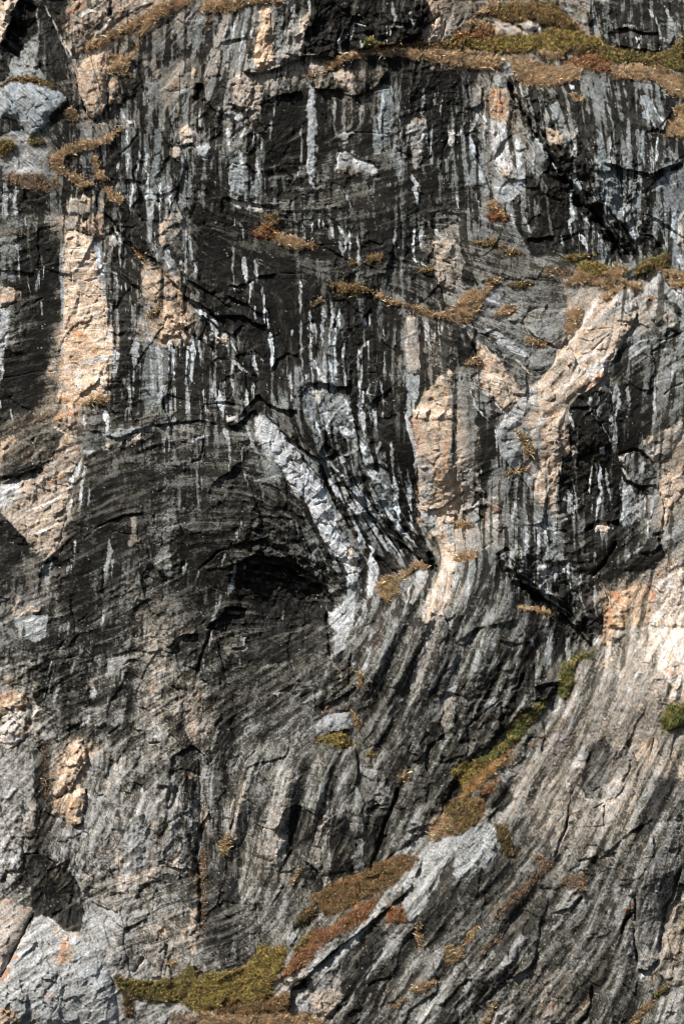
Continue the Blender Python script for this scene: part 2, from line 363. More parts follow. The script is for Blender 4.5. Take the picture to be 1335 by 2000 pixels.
p 50 0 h6 ; 1005,1060 1050,1020 1080,1050 1060,1140 1020,1120
s 55 -20 30 ; 1090,1030 1085,1120
s 55 -10 12 ; 1060,1150 1200,1080 1335,1050
s 48 -10 10 ; 940,1246 1050,1130 1100,1120
p 35 5 h10 ; 1180,830 1240,820 1250,900 1200,970
c 12 14 ; 750,950 800,1080 890,1256
p 52 -15 ; 680,990 740,1060 780,1180 740,1160 690,1060
s 55 50 18 ; 780,930 770,990
p 80 15 h8 @14b ; 0,760 40,765 0,840
s 66 -10 16 ; 680,1120 682,1240
s 60 -10 16 ; 880,1050 870,1180
s 60 -5 16 ; 20,1140 30,1200
s 58 -5 12 ; 130,1100 140,1190
c 6 6 ; 530,1000 620,1060 700,1180
B1
p 46 -10 ; 0,190 60,180 110,190 95,480 40,440 0,480
p 66 70 h10 @22 ; 0,470 60,480 115,510 110,560 0,600
p 72 -10 ; 0,600 60,620 45,760 15,1000 0,1060
s 52 -15 14 ; 100,195 112,400
c 6 6 ; 0,605 110,562
s 60 -10 28 ; 130,70 135,125
s 45 -5 10 ; 240,290 245,345
s 56 -10 34 ; 255,350 235,430 210,500
s 50 -5 9 ; 180,390 165,410 170,490
s 55 -10 22 ; 240,550 230,665
s 50 0 8 ; 240,130 260,100
c 4 6 ; 180,580 250,540 130,610
p 52 30 ; 400,140 420,0 580,0 590,40 480,60 450,130
p 62 85 h14 @23 ; 460,130 530,50 600,60 610,190 540,180 480,150
c 9 7 ; 390,155 440,148 490,170 560,187 615,205
p 76 66 b6 h5 @24 ; 390,170 440,155 500,180 540,230 580,340 575,440 600,480 630,560 650,620 620,700 610,830 640,960 620,1120 600,1150 430,1165 330,1150 340,1090 370,1050 370,820 370,500 360,330 370,220
p 60 100 a60 ; 390,680 450,690 500,760 610,860 500,920 390,900 380,800
o 35 40 ; 400,690 440,740 500,780
p 88 0 a70 ; 450,920 520,890 620,870 620,905 500,930
s 58 90 14 ; 390,880 480,850 600,850
c 4 5 ; 440,910 470,940
p 66 100 a80 ; 330,1100 480,1070 620,1100 600,1150 430,1165 330,1150
s 72 -10 30 ; 460,930 465,1070
s 46 -30 22 ; 355,200 358,500 365,830
p 54 -5 ; 580,440 620,460 645,560 655,640 620,690 630,570
p 80 40 a50 ; 450,200 530,260 480,300 430,260
s 64 -25 26 ; 548,220 595,385
s 52 -20 12 ; 600,270 618,370
s 58 -20 28 ; 660,380 705,490
p 42 0 ; 690,600 740,560 760,600 650,690 640,690
s 62 -5 12 ; 655,130 695,210
p 58 30 h10 ; 610,200 650,180 700,220 650,245
s 48 -5 12 ; 690,250 702,345
s 48 -5 20 ; 720,430 750,560
l 18 80 22 44 ; 600,30 700,160 780,250 900,320 980,430 1080,530 1200,610 1335,700
l 14 50 14 30 ; 1080,430 1200,500 1335,590
p 62 70 h14 @25 ; 790,300 850,350 900,370 980,430 985,480 1040,570 1000,560 930,540 890,570 830,540 810,480 850,400
c 5 5 ; 900,530 960,470 985,480
p 68 85 h16 @26 ; 910,640 960,580 1110,690 1040,720 1040,760 970,750 930,800 910,720
l 12 40 10 20 ; 930,802 970,757 1040,767 1050,718 1112,697
s 55 100 8 ; 930,620 1060,710
s 55 100 8 ; 960,600 1090,690
p 38 0 h6 ; 780,570 820,560 830,620 790,680 760,640
s 64 -20 36 ; 985,765 995,900 1000,1020
s 56 -15 12 ; 1043,760 1045,890
s 74 -20 22 ; 1075,730 1082,900 1065,1040
s 66 -20 32 ; 1115,745 1120,1000
s 56 -15 20 ; 1160,770 1160,905
s 55 0 42 ; 1090,1040 1090,1200
s 50 0 50 ; 1010,1040 1000,1246
s 46 0 18 ; 850,680 880,830
s 55 -5 30 ; 918,800 930,1000
s 56 -8 44 ; 790,750 765,1000 740,1246
s 50 -5 12 ; 870,880 890,1060
s 68 -20 26 ; 640,690 670,900 650,1050
s 58 -20 18 ; 690,850 670,970
s 55 -5 18 ; 842,670 835,725
s 55 0 30 ; 955,1040 930,1130
s 50 0 12 ; 720,960 725,1040
p 48 30 h6 ; 935,100 1000,40 1070,60 1060,170 960,240 930,220
p 62 60 ; 930,110 990,70 960,170 965,235 935,220
s 58 -10 44 ; 965,250 1005,400
s 62 -20 22 ; 1100,130 1112,250 1132,400
s 50 -10 18 ; 1062,70 1075,250 1070,480
s 44 -5 14 ; 905,120 912,320
s 44 -5 26 ; 855,120 900,265
p 90 0 ; 1035,335 1055,332 1055,352 1037,352
p 10 0 ; 1140,60 1335,40 1335,400 1140,420
s 66 -5 20 ; 1130,610 1200,640 1270,700
p 66 50 h10 @27 ; 1240,770 1300,745 1325,780 1310,810 1250,800
s 52 -5 34 ; 1200,660 1250,740 1200,780 1235,900
s 58 -10 36 ; 1240,1020 1290,1200
s 58 -5 12 ; 1312,930 1300,1150
s 50 -5 16 ; 1190,1050 1200,1200
s 50 0 14 ; 60,1180 75,1246
s 50 -10 16 ; 0,1120 10,1180
c 5 6 ; 0,1010 200,970 360,960
B2
p 14 0 ; 0,60 200,50 180,150 120,180 0,200
s 50 -5 16 ; 60,75 58,140
s 42 -5 10 ; 90,90 105,200
p 32 0 ; 340,60 500,20 680,30 640,90 560,80 400,110
s 50 -10 30 ; 450,110 450,195
s 60 -5 10 ; 540,78 545,125
s 60 -5 10 ; 565,85 570,130
s 50 -5 10 ; 500,95 505,150
s 58 -5 14 ; 620,100 620,185
s 56 -5 16 ; 650,110 700,200 680,290
s 62 -10 14 ; 715,140 720,315
s 52 -10 12 ; 765,160 780,335
s 45 -5 14 ; 655,200 680,300
s 45 -5 12 ; 985,120 985,270
s 68 -10 26 ; 1092,130 1098,280
s 56 -10 16 ; 1140,120 1130,235
s 50 -10 26 ; 1165,90 1240,180
p 8 0 ; 760,160 1080,130 1080,270 1000,300 760,290
s 64 -5 18 ; 1080,305 1150,350
c 12 10 ; 470,200 600,260 700,320 775,352
c 5 6 ; 790,420 880,490
p 58 45 h26 @28 ; 1200,220 1250,195 1335,210 1335,480 1310,500 1230,460 1210,360 1225,300
l 10 30 16 36 ; 1240,193 1195,230 1222,300 1205,350 1230,462 1330,507
c 8 8 ; 1225,310 1290,330 1335,400
s 46 -5 16 ; 45,230 50,430
s 60 -5 22 ; 108,290 120,435
s 52 -5 18 ; 165,310 178,425
p 85 0 ; 122,458 160,456 152,490 138,492
s 60 -10 22 ; 135,485 125,570
s 55 -5 10 ; 172,580 175,655
s 50 -5 14 ; 220,470 228,580
s 75 -12 34 ; 232,590 242,695
s 68 -15 24 ; 258,715 268,920
s 60 0 14 ; 45,480 55,510
s 60 -10 18 ; 432,430 435,600
s 50 -10 14 ; 440,640 440,850
s 45 -5 10 ; 445,880 450,980
s 66 -15 18 ; 497,600 488,810
s 48 -15 30 ; 520,680 520,790
s 62 -15 16 ; 568,580 562,790
s 58 -10 14 ; 600,500 612,640 600,900
s 66 -20 24 ; 655,580 645,780 628,1030
s 66 -20 14 ; 600,900 615,1030
s 64 -15 18 ; 697,770 680,900 692,1045
s 50 -10 14 ; 570,850 570,1030
s 62 -5 30 ; 505,890 550,990 575,1040
s 50 -5 20 ; 492,830 500,1000
s 62 -5 22 ; 455,980 460,1050
s 62 -5 16 ; 375,960 375,1135
s 60 -5 12 ; 385,720 388,755
s 60 -5 14 ; 855,680 855,780 790,820 790,1000 785,1210
s 56 -5 14 ; 835,790 838,885
s 50 -10 18 ; 875,850 870,935
s 54 -5 10 ; 915,700 920,945
s 60 -5 14 ; 812,650 803,695
s 60 -5 14 ; 832,625 838,690
s 58 -5 10 ; 770,830 772,935
s 54 -5 9 ; 900,1005 912,1145
s 56 -5 8 ; 850,1020 812,1095 862,1105
s 50 -5 22 ; 840,1130 850,1246
s 60 -10 22 ; 780,990 785,1220
s 60 -5 28 ; 150,835 178,965
s 56 -5 14 ; 38,900 42,1060
s 56 0 18 ; 20,890 120,965
s 55 0 14 ; 20,780 60,850
s 52 0 18 ; 158,1030 172,1115
s 62 -5 20 ; 245,1020 252,1085
s 58 -5 30 ; 118,1060 130,1175
s 60 0 12 ; 210,880 215,920
p 60 35 h5 ; 1045,660 1110,645 1130,700 1120,800 1120,960 1060,980 1045,800
p 56 -12 ; 1050,980 1130,980 1120,1110 1075,1200 1060,1246 1045,1246
p 36 20 ; 1190,700 1335,700 1335,900 1180,1000 1200,850
s 58 -5 30 ; 1160,670 1180,820
s 62 0 30 ; 1250,700 1210,760
p 60 70 h10 ; 1150,1090 1200,1040 1300,960 1335,980 1335,1246 1085,1246 1090,1170
p 20 0 ; 1130,860 1180,850 1150,920
s 24 0 30 ; 1270,690 1262,900 1275,1100
p 44 15 a70 ; 1280,1000 1335,980 1335,1246 1290,1246
p 30 -5 ; 980,590 1050,600 1050,640 990,640
p 32 -5 ; 980,530 1050,520 1045,570 990,560
l 14 50 12 30 ; 0,520 120,580 200,630 260,642
l 16 40 20 34 ; 0,640 100,640 200,700 245,705
l 9 30 8 20 ; 0,470 60,475 130,450 200,412 310,402
l 9 30 8 20 ; 260,980 300,900 350,862 430,872
l 22 60 14 30 ; 430,1100 490,1035 560,1032 640,1052 730,1055
l 14 40 16 40 ; 70,1246 130,1170 200,1100 240,1150 330,1190 440,1200
c 4 5 ; 260,640 290,760 260,900
c 4 4 ; 820,900 880,950 930,960
c 4 4 ; 700,990 780,975 1040,985
p 72 30 h12 @29 ; 510,1065 550,1070 570,1110 560,1160 530,1180 515,1120
p 56 0 h8 ; 560,1080 640,1100 600,1160
p 50 -10 ; 500,1180 620,1130 720,1100 735,1246 480,1246
s 70 -5 20 ; 700,1110 715,1246
s 70 0 30 ; 560,1190 600,1246
B3
p 33 5 h6 ; 20,40 170,30 330,100 350,180 300,260 500,330 480,430 150,450 90,350 40,230
p 9 0 ; 0,150 40,210 100,350 150,480 50,490 40,300
p 55 30 h8 @28b ; 0,230 30,250 60,330 20,400 0,400
p 48 0 ; 40,480 150,455 230,460 120,480
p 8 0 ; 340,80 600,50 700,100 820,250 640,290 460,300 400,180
s 58 -5 14 ; 330,40 350,120
s 50 -5 12 ; 410,60 440,150
s 58 -10 14 ; 625,140 637,225
s 60 -10 16 ; 690,0 690,80 665,100 690,225
s 66 -10 28 ; 720,160 800,262
s 62 -15 22 ; 735,40 845,180
l 12 40 14 30 ; 430,190 500,195 590,180
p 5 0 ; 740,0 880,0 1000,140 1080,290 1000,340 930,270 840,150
c 40 60 ; 800,-10 900,140 980,260 1010,330
c 14 12 ; 880,0 1000,160 1090,290
s 42 -20 8 ; 850,30 930,170 1010,300
s 40 -20 8 ; 800,40 900,190
s 58 -20 24 ; 980,20 1040,190
s 55 -20 24 ; 1040,0 1060,90
s 62 -25 24 ; 1290,20 1260,165
s 52 -10 10 ; 1240,30 1200,110 1240,240
s 52 -15 14 ; 1130,0 1080,140
s 50 -10 12 ; 1220,20 1170,120
p 60 30 h10 @30 ; 1300,80 1335,40 1335,260 1295,220
p 6 0 ; 1100,160 1180,190 1220,270 1100,290
c 10 10 ; 1060,170 1160,180 1220,260
p 62 -15 ; 1300,310 1320,300 1322,395 1308,390
p 50 -10 h6 ; 150,520 260,480 290,530 240,590 180,590
s 70 0 14 ; 180,540 260,570
p 30 0 h6 ; 300,460 470,480 640,480 660,560 660,600 420,600 390,520
p 42 0 h10 ; 310,640 380,600 430,620 400,680 340,665
p 38 0 h16 @31 ; 410,640 480,600 660,610 665,740 610,820 500,770 440,720
l 16 40 16 26 ; 310,662 400,692 460,762 520,790 610,832 668,750
p 32 -12 h6 ; 90,700 330,690 430,760 600,840 580,920 460,1040 380,1080 330,990 240,870 120,790
s 52 -10 40 ; 230,760 420,880
s 50 -10 20 ; 170,710 330,790
p 66 60 h8 ; 90,710 130,790 240,860 330,980 385,1090 350,1180 290,1200 230,1140 150,1030 140,900 100,780
o 30 50 ; 190,940 220,900
s 50 60 10 ; 340,880 430,970 470,1000
c 10 10 ; 70,720 130,850 150,960
l 12 50 14 40 ; 290,1205 230,1145 150,1035 140,900 95,770
p 8 0 ; 0,690 80,720 130,850 60,930 0,940
p 36 10 h12 @32 ; 90,1060 150,1050 200,1120 290,1210 220,1246 120,1170
s 62 0 9 ; 88,1065 120,1165 200,1246
s 60 10 9 ; 150,1050 240,1150 292,1210
p 65 52 b4 h18 @33 ; 800,560 960,480 1040,490 1070,590 1030,680 970,800 900,900 860,1010 700,1110 600,1200 500,1246 480,1040 600,880 680,790 720,700
p 88 8 a80 ; 760,960 880,860 880,950 760,1010
s 88 20 14 ; 690,930 790,870 840,810
s 82 30 16 ; 600,1120 700,1000 800,920
o 55 24 ; 740,1060 800,1030 860,980
o 30 18 ; 790,830 850,790
c 10 10 ; 780,850 850,800 910,750
c 5 5 ; 740,740 850,720 960,720
c 5 5 ; 700,780 800,790 900,740
p 44 0 a75 ; 840,650 930,600 960,640 820,690
p 56 15 h8 ; 920,560 960,490 1050,520 1060,590 1000,640 930,620
p 40 30 a60 ; 600,900 660,880 640,1000 560,1060
s 88 0 22 ; 725,705 780,640 830,560
s 78 0 12 ; 650,800 735,690
c 8 8 ; 610,835 690,770 760,670
l 18 60 12 40 ; 690,1142 830,1042 890,960 970,805 1032,690 1075,600
p 50 35 h12 ; 1080,600 1200,570 1290,640 1270,700 1080,720 1060,650
p 56 20 h12 @34 ; 1100,470 1180,385 1260,480 1210,560 1110,560
o 60 30 ; 1110,530 1160,545
p 66 10 h8 @35 ; 1270,490 1335,480 1335,560 1280,540
p 12 0 ; 1235,560 1335,600 1335,660 1290,640
c 12 12 ; 1220,520 1260,600 1335,650
p 30 0 ; 1000,760 1335,700 1335,800 960,980 900,980 960,850
s 60 0 9 ; 1000,900 1100,830 1160,800
s 55 0 9 ; 980,860 1080,790 1200,770
s 50 0 9 ; 1020,940 1130,860 1250,830
c 10 10 ; 1180,800 1260,770 1335,730
p 9 0 ; 700,1140 880,1050 1160,1030 1150,1246 680,1246 660,1190
p 5 0 ; 890,960 960,850 960,980 900,990
s 56 -10 50 ; 935,1030 930,1246
s 42 0 14 ; 1005,1040 1012,1190
s 42 0 18 ; 830,1080 830,1246
s 50 0 20 ; 1170,920 1158,1246
s 45 0 12 ; 790,1090 780,1180
p 33 10 ; 1180,900 1335,860 1335,1246 1160,1246
c 8 9 ; 1210,1110 1260,1060 1335,1030
s 50 10 30 ; 1280,870 1270,1000
p 60 70 ; 570,1190 650,1180 640,1246 580,1246
p 60 -5 h6 ; 300,1210 420,1090 480,1050 490,1150 400,1246 290,1246
l 10 30 14 30 ; 670,1180 780,1175 800,1246
C1
p 60 80 h10 @36 ; 300,30 450,0 465,60 400,110 320,60
o 70 22 ; 310,35 420,20 455,10
p 30 30 h10 ; 80,130 230,70 400,110 460,200 330,250 200,330 40,410 50,290
p 42 0 ; 240,120 330,90 300,150 250,160
p 62 85 h8 ; 330,230 400,100 420,180 370,240
p 38 50 h8 ; 130,260 230,150 220,250 150,290
p 58 75 h8 ; 0,200 70,140 80,180 40,290 0,330
s 62 70 10 ; 300,90 400,150 460,160
o 50 20 ; 160,300 180,310
o 60 18 ; 440,220 462,245
p 6 0 ; 30,330 150,310 250,330 60,400 20,420
l 16 50 12 24 ; 15,435 120,378 250,332
p 60 48 b7 h10 @37 ; 220,400 300,290 460,200 470,280 430,340 400,500 380,700 340,850 250,880 200,800 100,780 20,620 0,570 0,450 120,390
p 76 -8 a80 ; 0,460 100,400 110,480 60,560 0,580
s 50 100 22 ; 250,440 340,405 425,350
o 60 14 ; 270,430 350,400
s 40 60 12 ; 220,410 280,320 340,280
s 80 20 12 ; 120,600 250,560 390,480
s 78 20 14 ; 200,720 290,690 370,640
s 48 80 12 ; 180,540 260,510
s 48 80 14 ; 200,760 330,750
s 48 60 10 ; 140,640 240,620
p 56 -8 h4 ; 240,900 330,870 300,950 270,1030 240,960
p 10 0 ; 0,600 130,720 180,800 60,900 0,930
p 30 20 ; 130,840 240,890 260,1030 160,1090 140,980
p 56 50 h8 @38 ; 75,1160 110,1080 125,1130 250,1150 240,1180 90,1200
p 62 -8 ; 130,1210 300,1180 300,1246 100,1246
s 78 -5 34 ; 465,280 410,450 398,600
s 56 -10 18 ; 495,300 470,545
s 46 -5 10 ; 520,440 512,545
s 60 -10 18 ; 442,750 430,860
s 50 -5 14 ; 400,880 395,940
s 55 -10 14 ; 420,830 418,930
c 6 8 ; 395,610 340,800 312,930
p 30 -20 h6 ; 470,130 580,130 600,240 500,290 480,200
l 9 60 7 24 ; 450,118 590,132 680,172 800,122 900,92 1150,62 1335,98
p 52 -35 h8 ; 600,150 700,110 890,100 800,140 640,180
c 6 8 ; 700,115 720,160
c 6 8 ; 640,140 660,175
p 60 0 h8 ; 490,240 560,235 550,270 500,290
p 70 40 h8 ; 600,220 650,190 820,140 830,170 760,210 650,230 600,240
p 6 0 ; 830,150 900,120 900,190 850,180
s 74 -5 26 ; 615,0 622,110
s 66 -8 24 ; 480,0 492,80
p 30 18 h6 ; 920,180 1160,60 1140,180 1000,190
s 46 0 40 ; 980,140 960,280
c 14 12 ; 1110,315 1165,290 1185,170 1200,150
s 60 -5 12 ; 1080,190 1190,155
s 58 -5 24 ; 1300,100 1310,170
s 42 0 10 ; 1015,370 1022,560
s 44 0 14 ; 1140,340 1152,530
s 42 0 10 ; 1170,380 1180,470
p 12 0 ; 650,640 760,630 750,720 660,700
p 54 40 ; 760,630 800,620 805,760 730,800 760,720
c 8 5 ; 805,765 800,615
c 8 8 ; 650,700 740,725 775,712
l 8 40 8 20 ; 620,650 720,612 840,600
s 50 -5 26 ; 630,740 640,800 615,980
s 50 0 14 ; 660,850 650,960
p 42 0 ; 900,600 1030,590 1020,680 850,720
p 42 0 ; 900,740 1000,750 990,960 900,930
p 30 10 ; 640,160 900,190 880,300 640,330
p 10 0 ; 1040,700 1335,700 1335,900 1040,900
c 10 10 ; 1140,930 1200,880 1260,830 1330,800
s 50 0 14 ; 1170,900 1140,980
s 48 0 14 ; 1310,830 1290,900
p 28 10 ; 640,1000 950,970 900,1100 700,1130
s 48 0 18 ; 1080,870 1060,940
s 50 0 16 ; 600,1150 590,1246
s 52 0 22 ; 1290,1060 1240,1200
c 5 6 ; 450,1240 530,1160 600,1130
c 5 8 ; 480,760 560,690 640,650
C2
p 74 20 h14 @39 ; 0,40 60,40 70,70 30,85 0,75
l 18 50 16 30 ; 0,98 50,97 100,62 150,12 190,-5
p 79 2 b4 h16 @40 ; 160,50 210,230 330,350 370,460 500,560 560,700 640,850 700,900 770,900 780,850 720,780 640,690 620,560 590,480 520,400 450,310 380,200 290,90 220,20
p 80 2 b5 h10 ; 480,540 560,540 600,640 690,790 770,870 785,960 745,1050 700,1030 690,900 620,850 540,720
c 6 6 ; 540,650 650,690
c 6 6 ; 640,870 730,800
c 6 6 ; 690,960 780,930
p 88 0 h4 ; 250,200 320,190 330,290 270,260
p 84 0 h4 ; 340,360 410,360 420,440 370,440
p 86 -10 h5 ; 490,470 550,410 612,520 520,540
c 14 9 ; 512,552 550,534 592,532
p 74 0 h4 ; 540,560 610,560 610,640 560,600
p 68 50 h5 ; 700,800 740,820 775,880 740,950 710,880
p 45 0 a60 ; 380,250 460,320 420,340 370,290
c 5 5 ; 280,200 310,100
c 6 6 ; 330,200 360,290 480,330
c 5 5 ; 320,350 370,460 430,480
c 5 5 ; 440,320 430,400 480,470
c 6 6 ; 360,170 440,260
c 5 5 ; 250,180 210,120
l 14 30 14 24 ; 215,15 300,90 380,190 460,290 560,400 620,540
p 8 20 ; 240,0 440,0 480,140 620,250 580,285 480,270 350,160
l 14 40 16 40 ; 350,150 470,240 540,288 620,262 660,230
p 48 -8 ; 450,0 740,0 750,180 700,170 520,100
s 72 -5 20 ; 520,60 540,140
s 70 -5 20 ; 590,70 600,150
s 74 -5 40 ; 640,100 720,140
s 75 -5 14 ; 740,10 735,140
p 8 20 ; 520,320 600,300 720,600 780,750 870,830 1040,930 900,960 760,780 660,640
s 60 -10 32 ; 590,400 700,540 745,610
s 48 -15 50 ; 650,380 760,560 830,660 900,760 1030,890
s 52 -5 20 ; 720,420 830,530 880,600 990,640 1030,720
s 62 -20 40 ; 740,570 780,700 790,820
s 52 -5 44 ; 890,700 950,740 1000,820 1035,890
s 62 -20 24 ; 850,510 920,580 1000,670 1115,810
s 56 -10 10 ; 640,330 700,420 760,520
p 68 -5 h6 ; 820,350 910,370 900,430 850,420
s 66 -5 20 ; 915,420 920,510
s 72 -15 30 ; 970,360 990,500 1000,650
s 66 -20 32 ; 785,185 800,250 822,310
s 70 -5 28 ; 800,0 800,140
s 50 -5 12 ; 735,180 750,230 680,270 620,300
s 52 -5 20 ; 670,250 690,300 640,330
c 14 26 ; 850,560 900,640 980,720 1080,830
c 22 40 ; 1020,680 1100,740 1175,810
c 10 18 ; 720,400 790,480 850,540
c 12 18 ; 560,380 640,520 650,600
c 8 10 ; 640,700 720,790 800,870
c 14 20 ; 870,850 950,930 1000,950
p 60 20 h6 ; 640,610 690,640 680,660 650,650
o 60 14 ; 660,640 680,640
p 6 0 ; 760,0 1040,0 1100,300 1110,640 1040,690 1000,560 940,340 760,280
s 66 -20 20 ; 1060,400 1080,650
s 60 -12 26 ; 1040,0 1060,100 1095,200 1102,400
s 54 -5 14 ; 870,0 872,95
s 56 -5 14 ; 905,10 900,60
s 50 -5 14 ; 905,170 880,250
s 54 -5 14 ; 960,180 965,340
s 52 -5 18 ; 850,250 860,310
s 50 -5 14 ; 920,240 930,320
s 50 -5 10 ; 1030,390 1050,480
l 12 40 12 30 ; 810,335 880,312 940,352
p 68 66 b6 h20 @41 ; 1080,0 1335,0 1335,830 1280,830 1230,760 1180,740 1120,650 1110,400 1100,260 1120,200 1080,120
o 30 60 ; 1100,80 1120,220
o 35 40 ; 1280,200 1240,420
p 58 15 a70 ; 1120,270 1190,300 1190,520 1120,560
p 48 0 a80 ; 1130,590 1210,590 1240,700 1150,720
p 52 0 a70 ; 1290,220 1335,200 1335,300 1290,290
s 58 95 20 ; 1230,480 1300,420
s 58 95 20 ; 1260,560 1290,610
s 55 80 14 ; 1200,200 1260,160
p 50 0 a70 ; 1260,640 1335,650 1335,780 1280,780
p 70 56 b5 h12 ; 1270,820 1335,850 1320,1000 1290,1120 1200,1246 1140,1246 1180,1080 1230,950
s 55 -5 20 ; 1290,870 1240,1060
p 58 -5 h8 ; 1090,940 1170,930 1190,970 1100,1010
p 62 30 ; 1060,1110 1140,970 1160,980 1085,1120
s 62 25 14 ; 1080,1000 1050,1100
c 28 30 ; 1180,820 1200,900 1220,940
p 5 0 ; 1170,830 1220,860 1225,945 1180,930
p 82 0 h5 ; 820,890 850,860 885,950 860,1060 830,1100 820,1000
s 75 0 14 ; 820,780 850,820 830,870
p 74 -10 h5 ; 690,1100 740,1000 752,1100 740,1246 600,1246 600,1200 640,1170
s 50 -5 30 ; 815,1110 780,1246
p 56 -20 ; 720,970 750,960 740,1060 700,1130
p 12 0 ; 760,950 820,900 820,1100 760,1120
o 80 26 ; 885,990 910,975
o 60 20 ; 870,1060 900,1030
p 9 10 ; 0,860 300,880 560,960 640,1120 600,1246 0,1246
l 20 120 34 150 ; 0,965 100,942 210,890 350,905 430,960 520,1010 600,1020
l 14 50 18 40 ; 20,790 130,770 260,740
l 7 40 5 30 ; 130,640 250,620 400,630
l 8 30 8 24 ; 280,560 380,590 470,640
l 8 30 8 24 ; 140,700 200,695
c 8 9 ; 350,1000 480,1060 600,1050
s 46 -5 26 ; 65,880 30,1030 0,1110
s 56 -5 10 ; 335,1160 330,1215
s 42 -5 18 ; 110,890 105,960
s 46 -5 16 ; 90,640 70,740
s 42 0 12 ; 110,360 130,440
s 46 -5 14 ; 15,100 25,330
s 46 -5 10 ; 95,200 108,330
s 50 -10 16 ; 110,90 180,240 250,330
s 42 0 12 ; 580,1120 590,1160
s 55 -5 18 ; 560,1130 570,1160
C3
p 43 25 b8 ; 0,0 150,100 150,400 100,440 0,420
p 58 55 b9 a75 ; -20,0 60,20 75,200 50,390 -20,400
p 9 0 ; 150,0 230,70 250,260 210,400 150,440 150,150
s 60 0 8 ; 240,80 250,200 265,280
s 55 -5 16 ; 160,330 145,440
p 56 -6 h16 @42 ; 240,130 290,60 380,30 400,80 310,130 300,180 400,190 400,270 320,340 260,270
c 5 5 ; 270,180 380,170
p 66 58 b6 h8 @43 ; 540,60 600,0 640,0 650,110 690,200 710,260 640,290 600,620 560,590 460,490 500,330 570,250 530,170
c 8 7 ; 570,255 625,228 640,280 700,250
c 6 5 ; 640,290 620,400
s 45 -15 34 ; 480,120 500,230
s 60 0 20 ; 520,30 460,130
p 22 0 ; 400,100 440,120 470,270 440,290
p 7 8 h14 @44 ; 660,0 820,0 885,150 900,210 860,240 730,270 680,150
c 8 7 ; 820,10 880,150 912,235
s 52 0 8 ; 835,40 890,160 915,235
l 12 30 16 30 ; 680,160 730,272 800,242
s 60 -10 14 ; 655,10 690,100
p 62 -5 h8 ; 835,225 870,215 875,250 845,262
s 60 -15 44 ; 922,0 932,120 925,240
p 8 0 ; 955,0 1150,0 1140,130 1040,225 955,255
p 35 8 ; 1150,0 1335,0 1335,60 1180,150
p 58 38 h14 @45 ; 1090,180 1180,140 1335,50 1335,130 1230,300 1160,310 1110,250
p 70 20 a70 ; 1110,240 1180,170 1190,260 1150,300
c 18 13 ; 935,272 1040,228 1085,240 1130,290 1195,362
p 28 0 h14 @46 ; 1000,280 1050,245 1140,310 1185,390 1100,415 1040,415 1000,380
s 56 -5 26 ; 1100,290 1090,340 1050,400
l 14 40 16 26 ; 1005,410 1080,440 1175,430
p 8 0 h10 ; 1110,440 1160,440 1150,490 1100,480
c 8 8 ; 1100,440 1095,490 1150,500
p 74 30 h8 ; 945,280 1005,250 990,340 960,310
s 62 20 14 ; 970,330 1010,400
p 62 -15 h4 ; 965,390 1000,420 1050,470 1020,560 990,680 965,660
p 43 0 ; 1020,460 1090,490 1110,640 1000,660
s 56 -10 16 ; 1110,500 1105,590
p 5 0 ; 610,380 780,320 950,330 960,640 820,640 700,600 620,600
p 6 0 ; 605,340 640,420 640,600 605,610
s 60 -8 14 ; 795,315 800,550
s 64 -10 20 ; 842,300 850,500 825,650
s 52 -8 14 ; 875,320 900,495
s 66 -12 40 ; 645,450 680,560 692,690
s 45 -5 14 ; 690,390 712,600
s 45 0 10 ; 820,310 820,370
s 55 0 9 ; 570,660 660,630
l 10 40 22 26 ; 750,700 820,652 900,652 968,640
p 70 50 h10 @47 ; 820,662 870,652 912,682 860,722 820,692
c 12 20 ; 775,690 810,670
c 16 30 ; 920,660 955,655
p 12 0 h6 ; 640,800 940,700 920,800 800,960 680,900
c 24 20 ; 940,760 900,840 860,910 795,975
p 25 0 ; 950,850 1150,720 1090,800 980,900 920,950
s 58 0 14 ; 980,880 1040,830 1090,790
p 11 0 h10 ; 1080,830 1160,750 1230,850 1150,930 1000,940 1000,880
l 12 40 14 26 ; 1070,830 1150,825 1200,780
c 16 20 ; 1150,730 1220,705
p 58 62 b5 h12 @48 ; 1200,400 1335,300 1335,480 1250,600 1220,700 1190,480
p 42 10 h8 ; 1220,690 1335,600 1335,750 1240,840 1210,790
c 14 16 ; 1190,470 1222,560 1205,700
c 14 14 ; 1180,740 1200,800 1242,855
s 55 -5 20 ; 1150,500 1130,700
p 32 0 ; 320,400 600,640 640,860 480,880 320,780 300,500
s 52 -5 12 ; 350,530 345,650
s 58 -12 18 ; 420,580 415,880
s 54 -5 16 ; 490,640 490,790
s 58 -10 26 ; 528,660 540,810
s 52 -5 14 ; 580,660 575,760
s 50 -5 14 ; 460,680 470,760
s 50 -5 14 ; 360,750 385,860
p 62 -5 ; 480,910 530,890 600,930 590,1000 520,1010 500,950
p 82 0 ; 620,910 650,900 640,980
s 70 -10 24 ; 662,880 665,1100 700,1190
s 56 -8 14 ; 742,940 725,1050 772,1200
s 60 -8 16 ; 822,1010 815,1110 832,1200
s 55 -5 14 ; 692,910 685,985
s 50 -5 14 ; 810,820 815,880
s 50 -5 20 ; 540,1000 545,1040
c 30 40 ; 380,1010 470,1070 560,1100 660,1170 720,1246
c 16 30 ; 260,830 310,940 400,1040
c 16 24 ; 240,850 310,810 350,840
p 52 10 h10 @49 ; 300,850 340,820 352,890 390,1010 330,920
s 58 -15 10 ; 420,960 520,1040 640,1110
s 56 -15 10 ; 500,1050 600,1130 690,1200
p 52 -5 h14 @50 ; 140,470 200,440 212,480 160,502
p 48 -5 h14 @51 ; 120,520 180,490 192,560 130,565
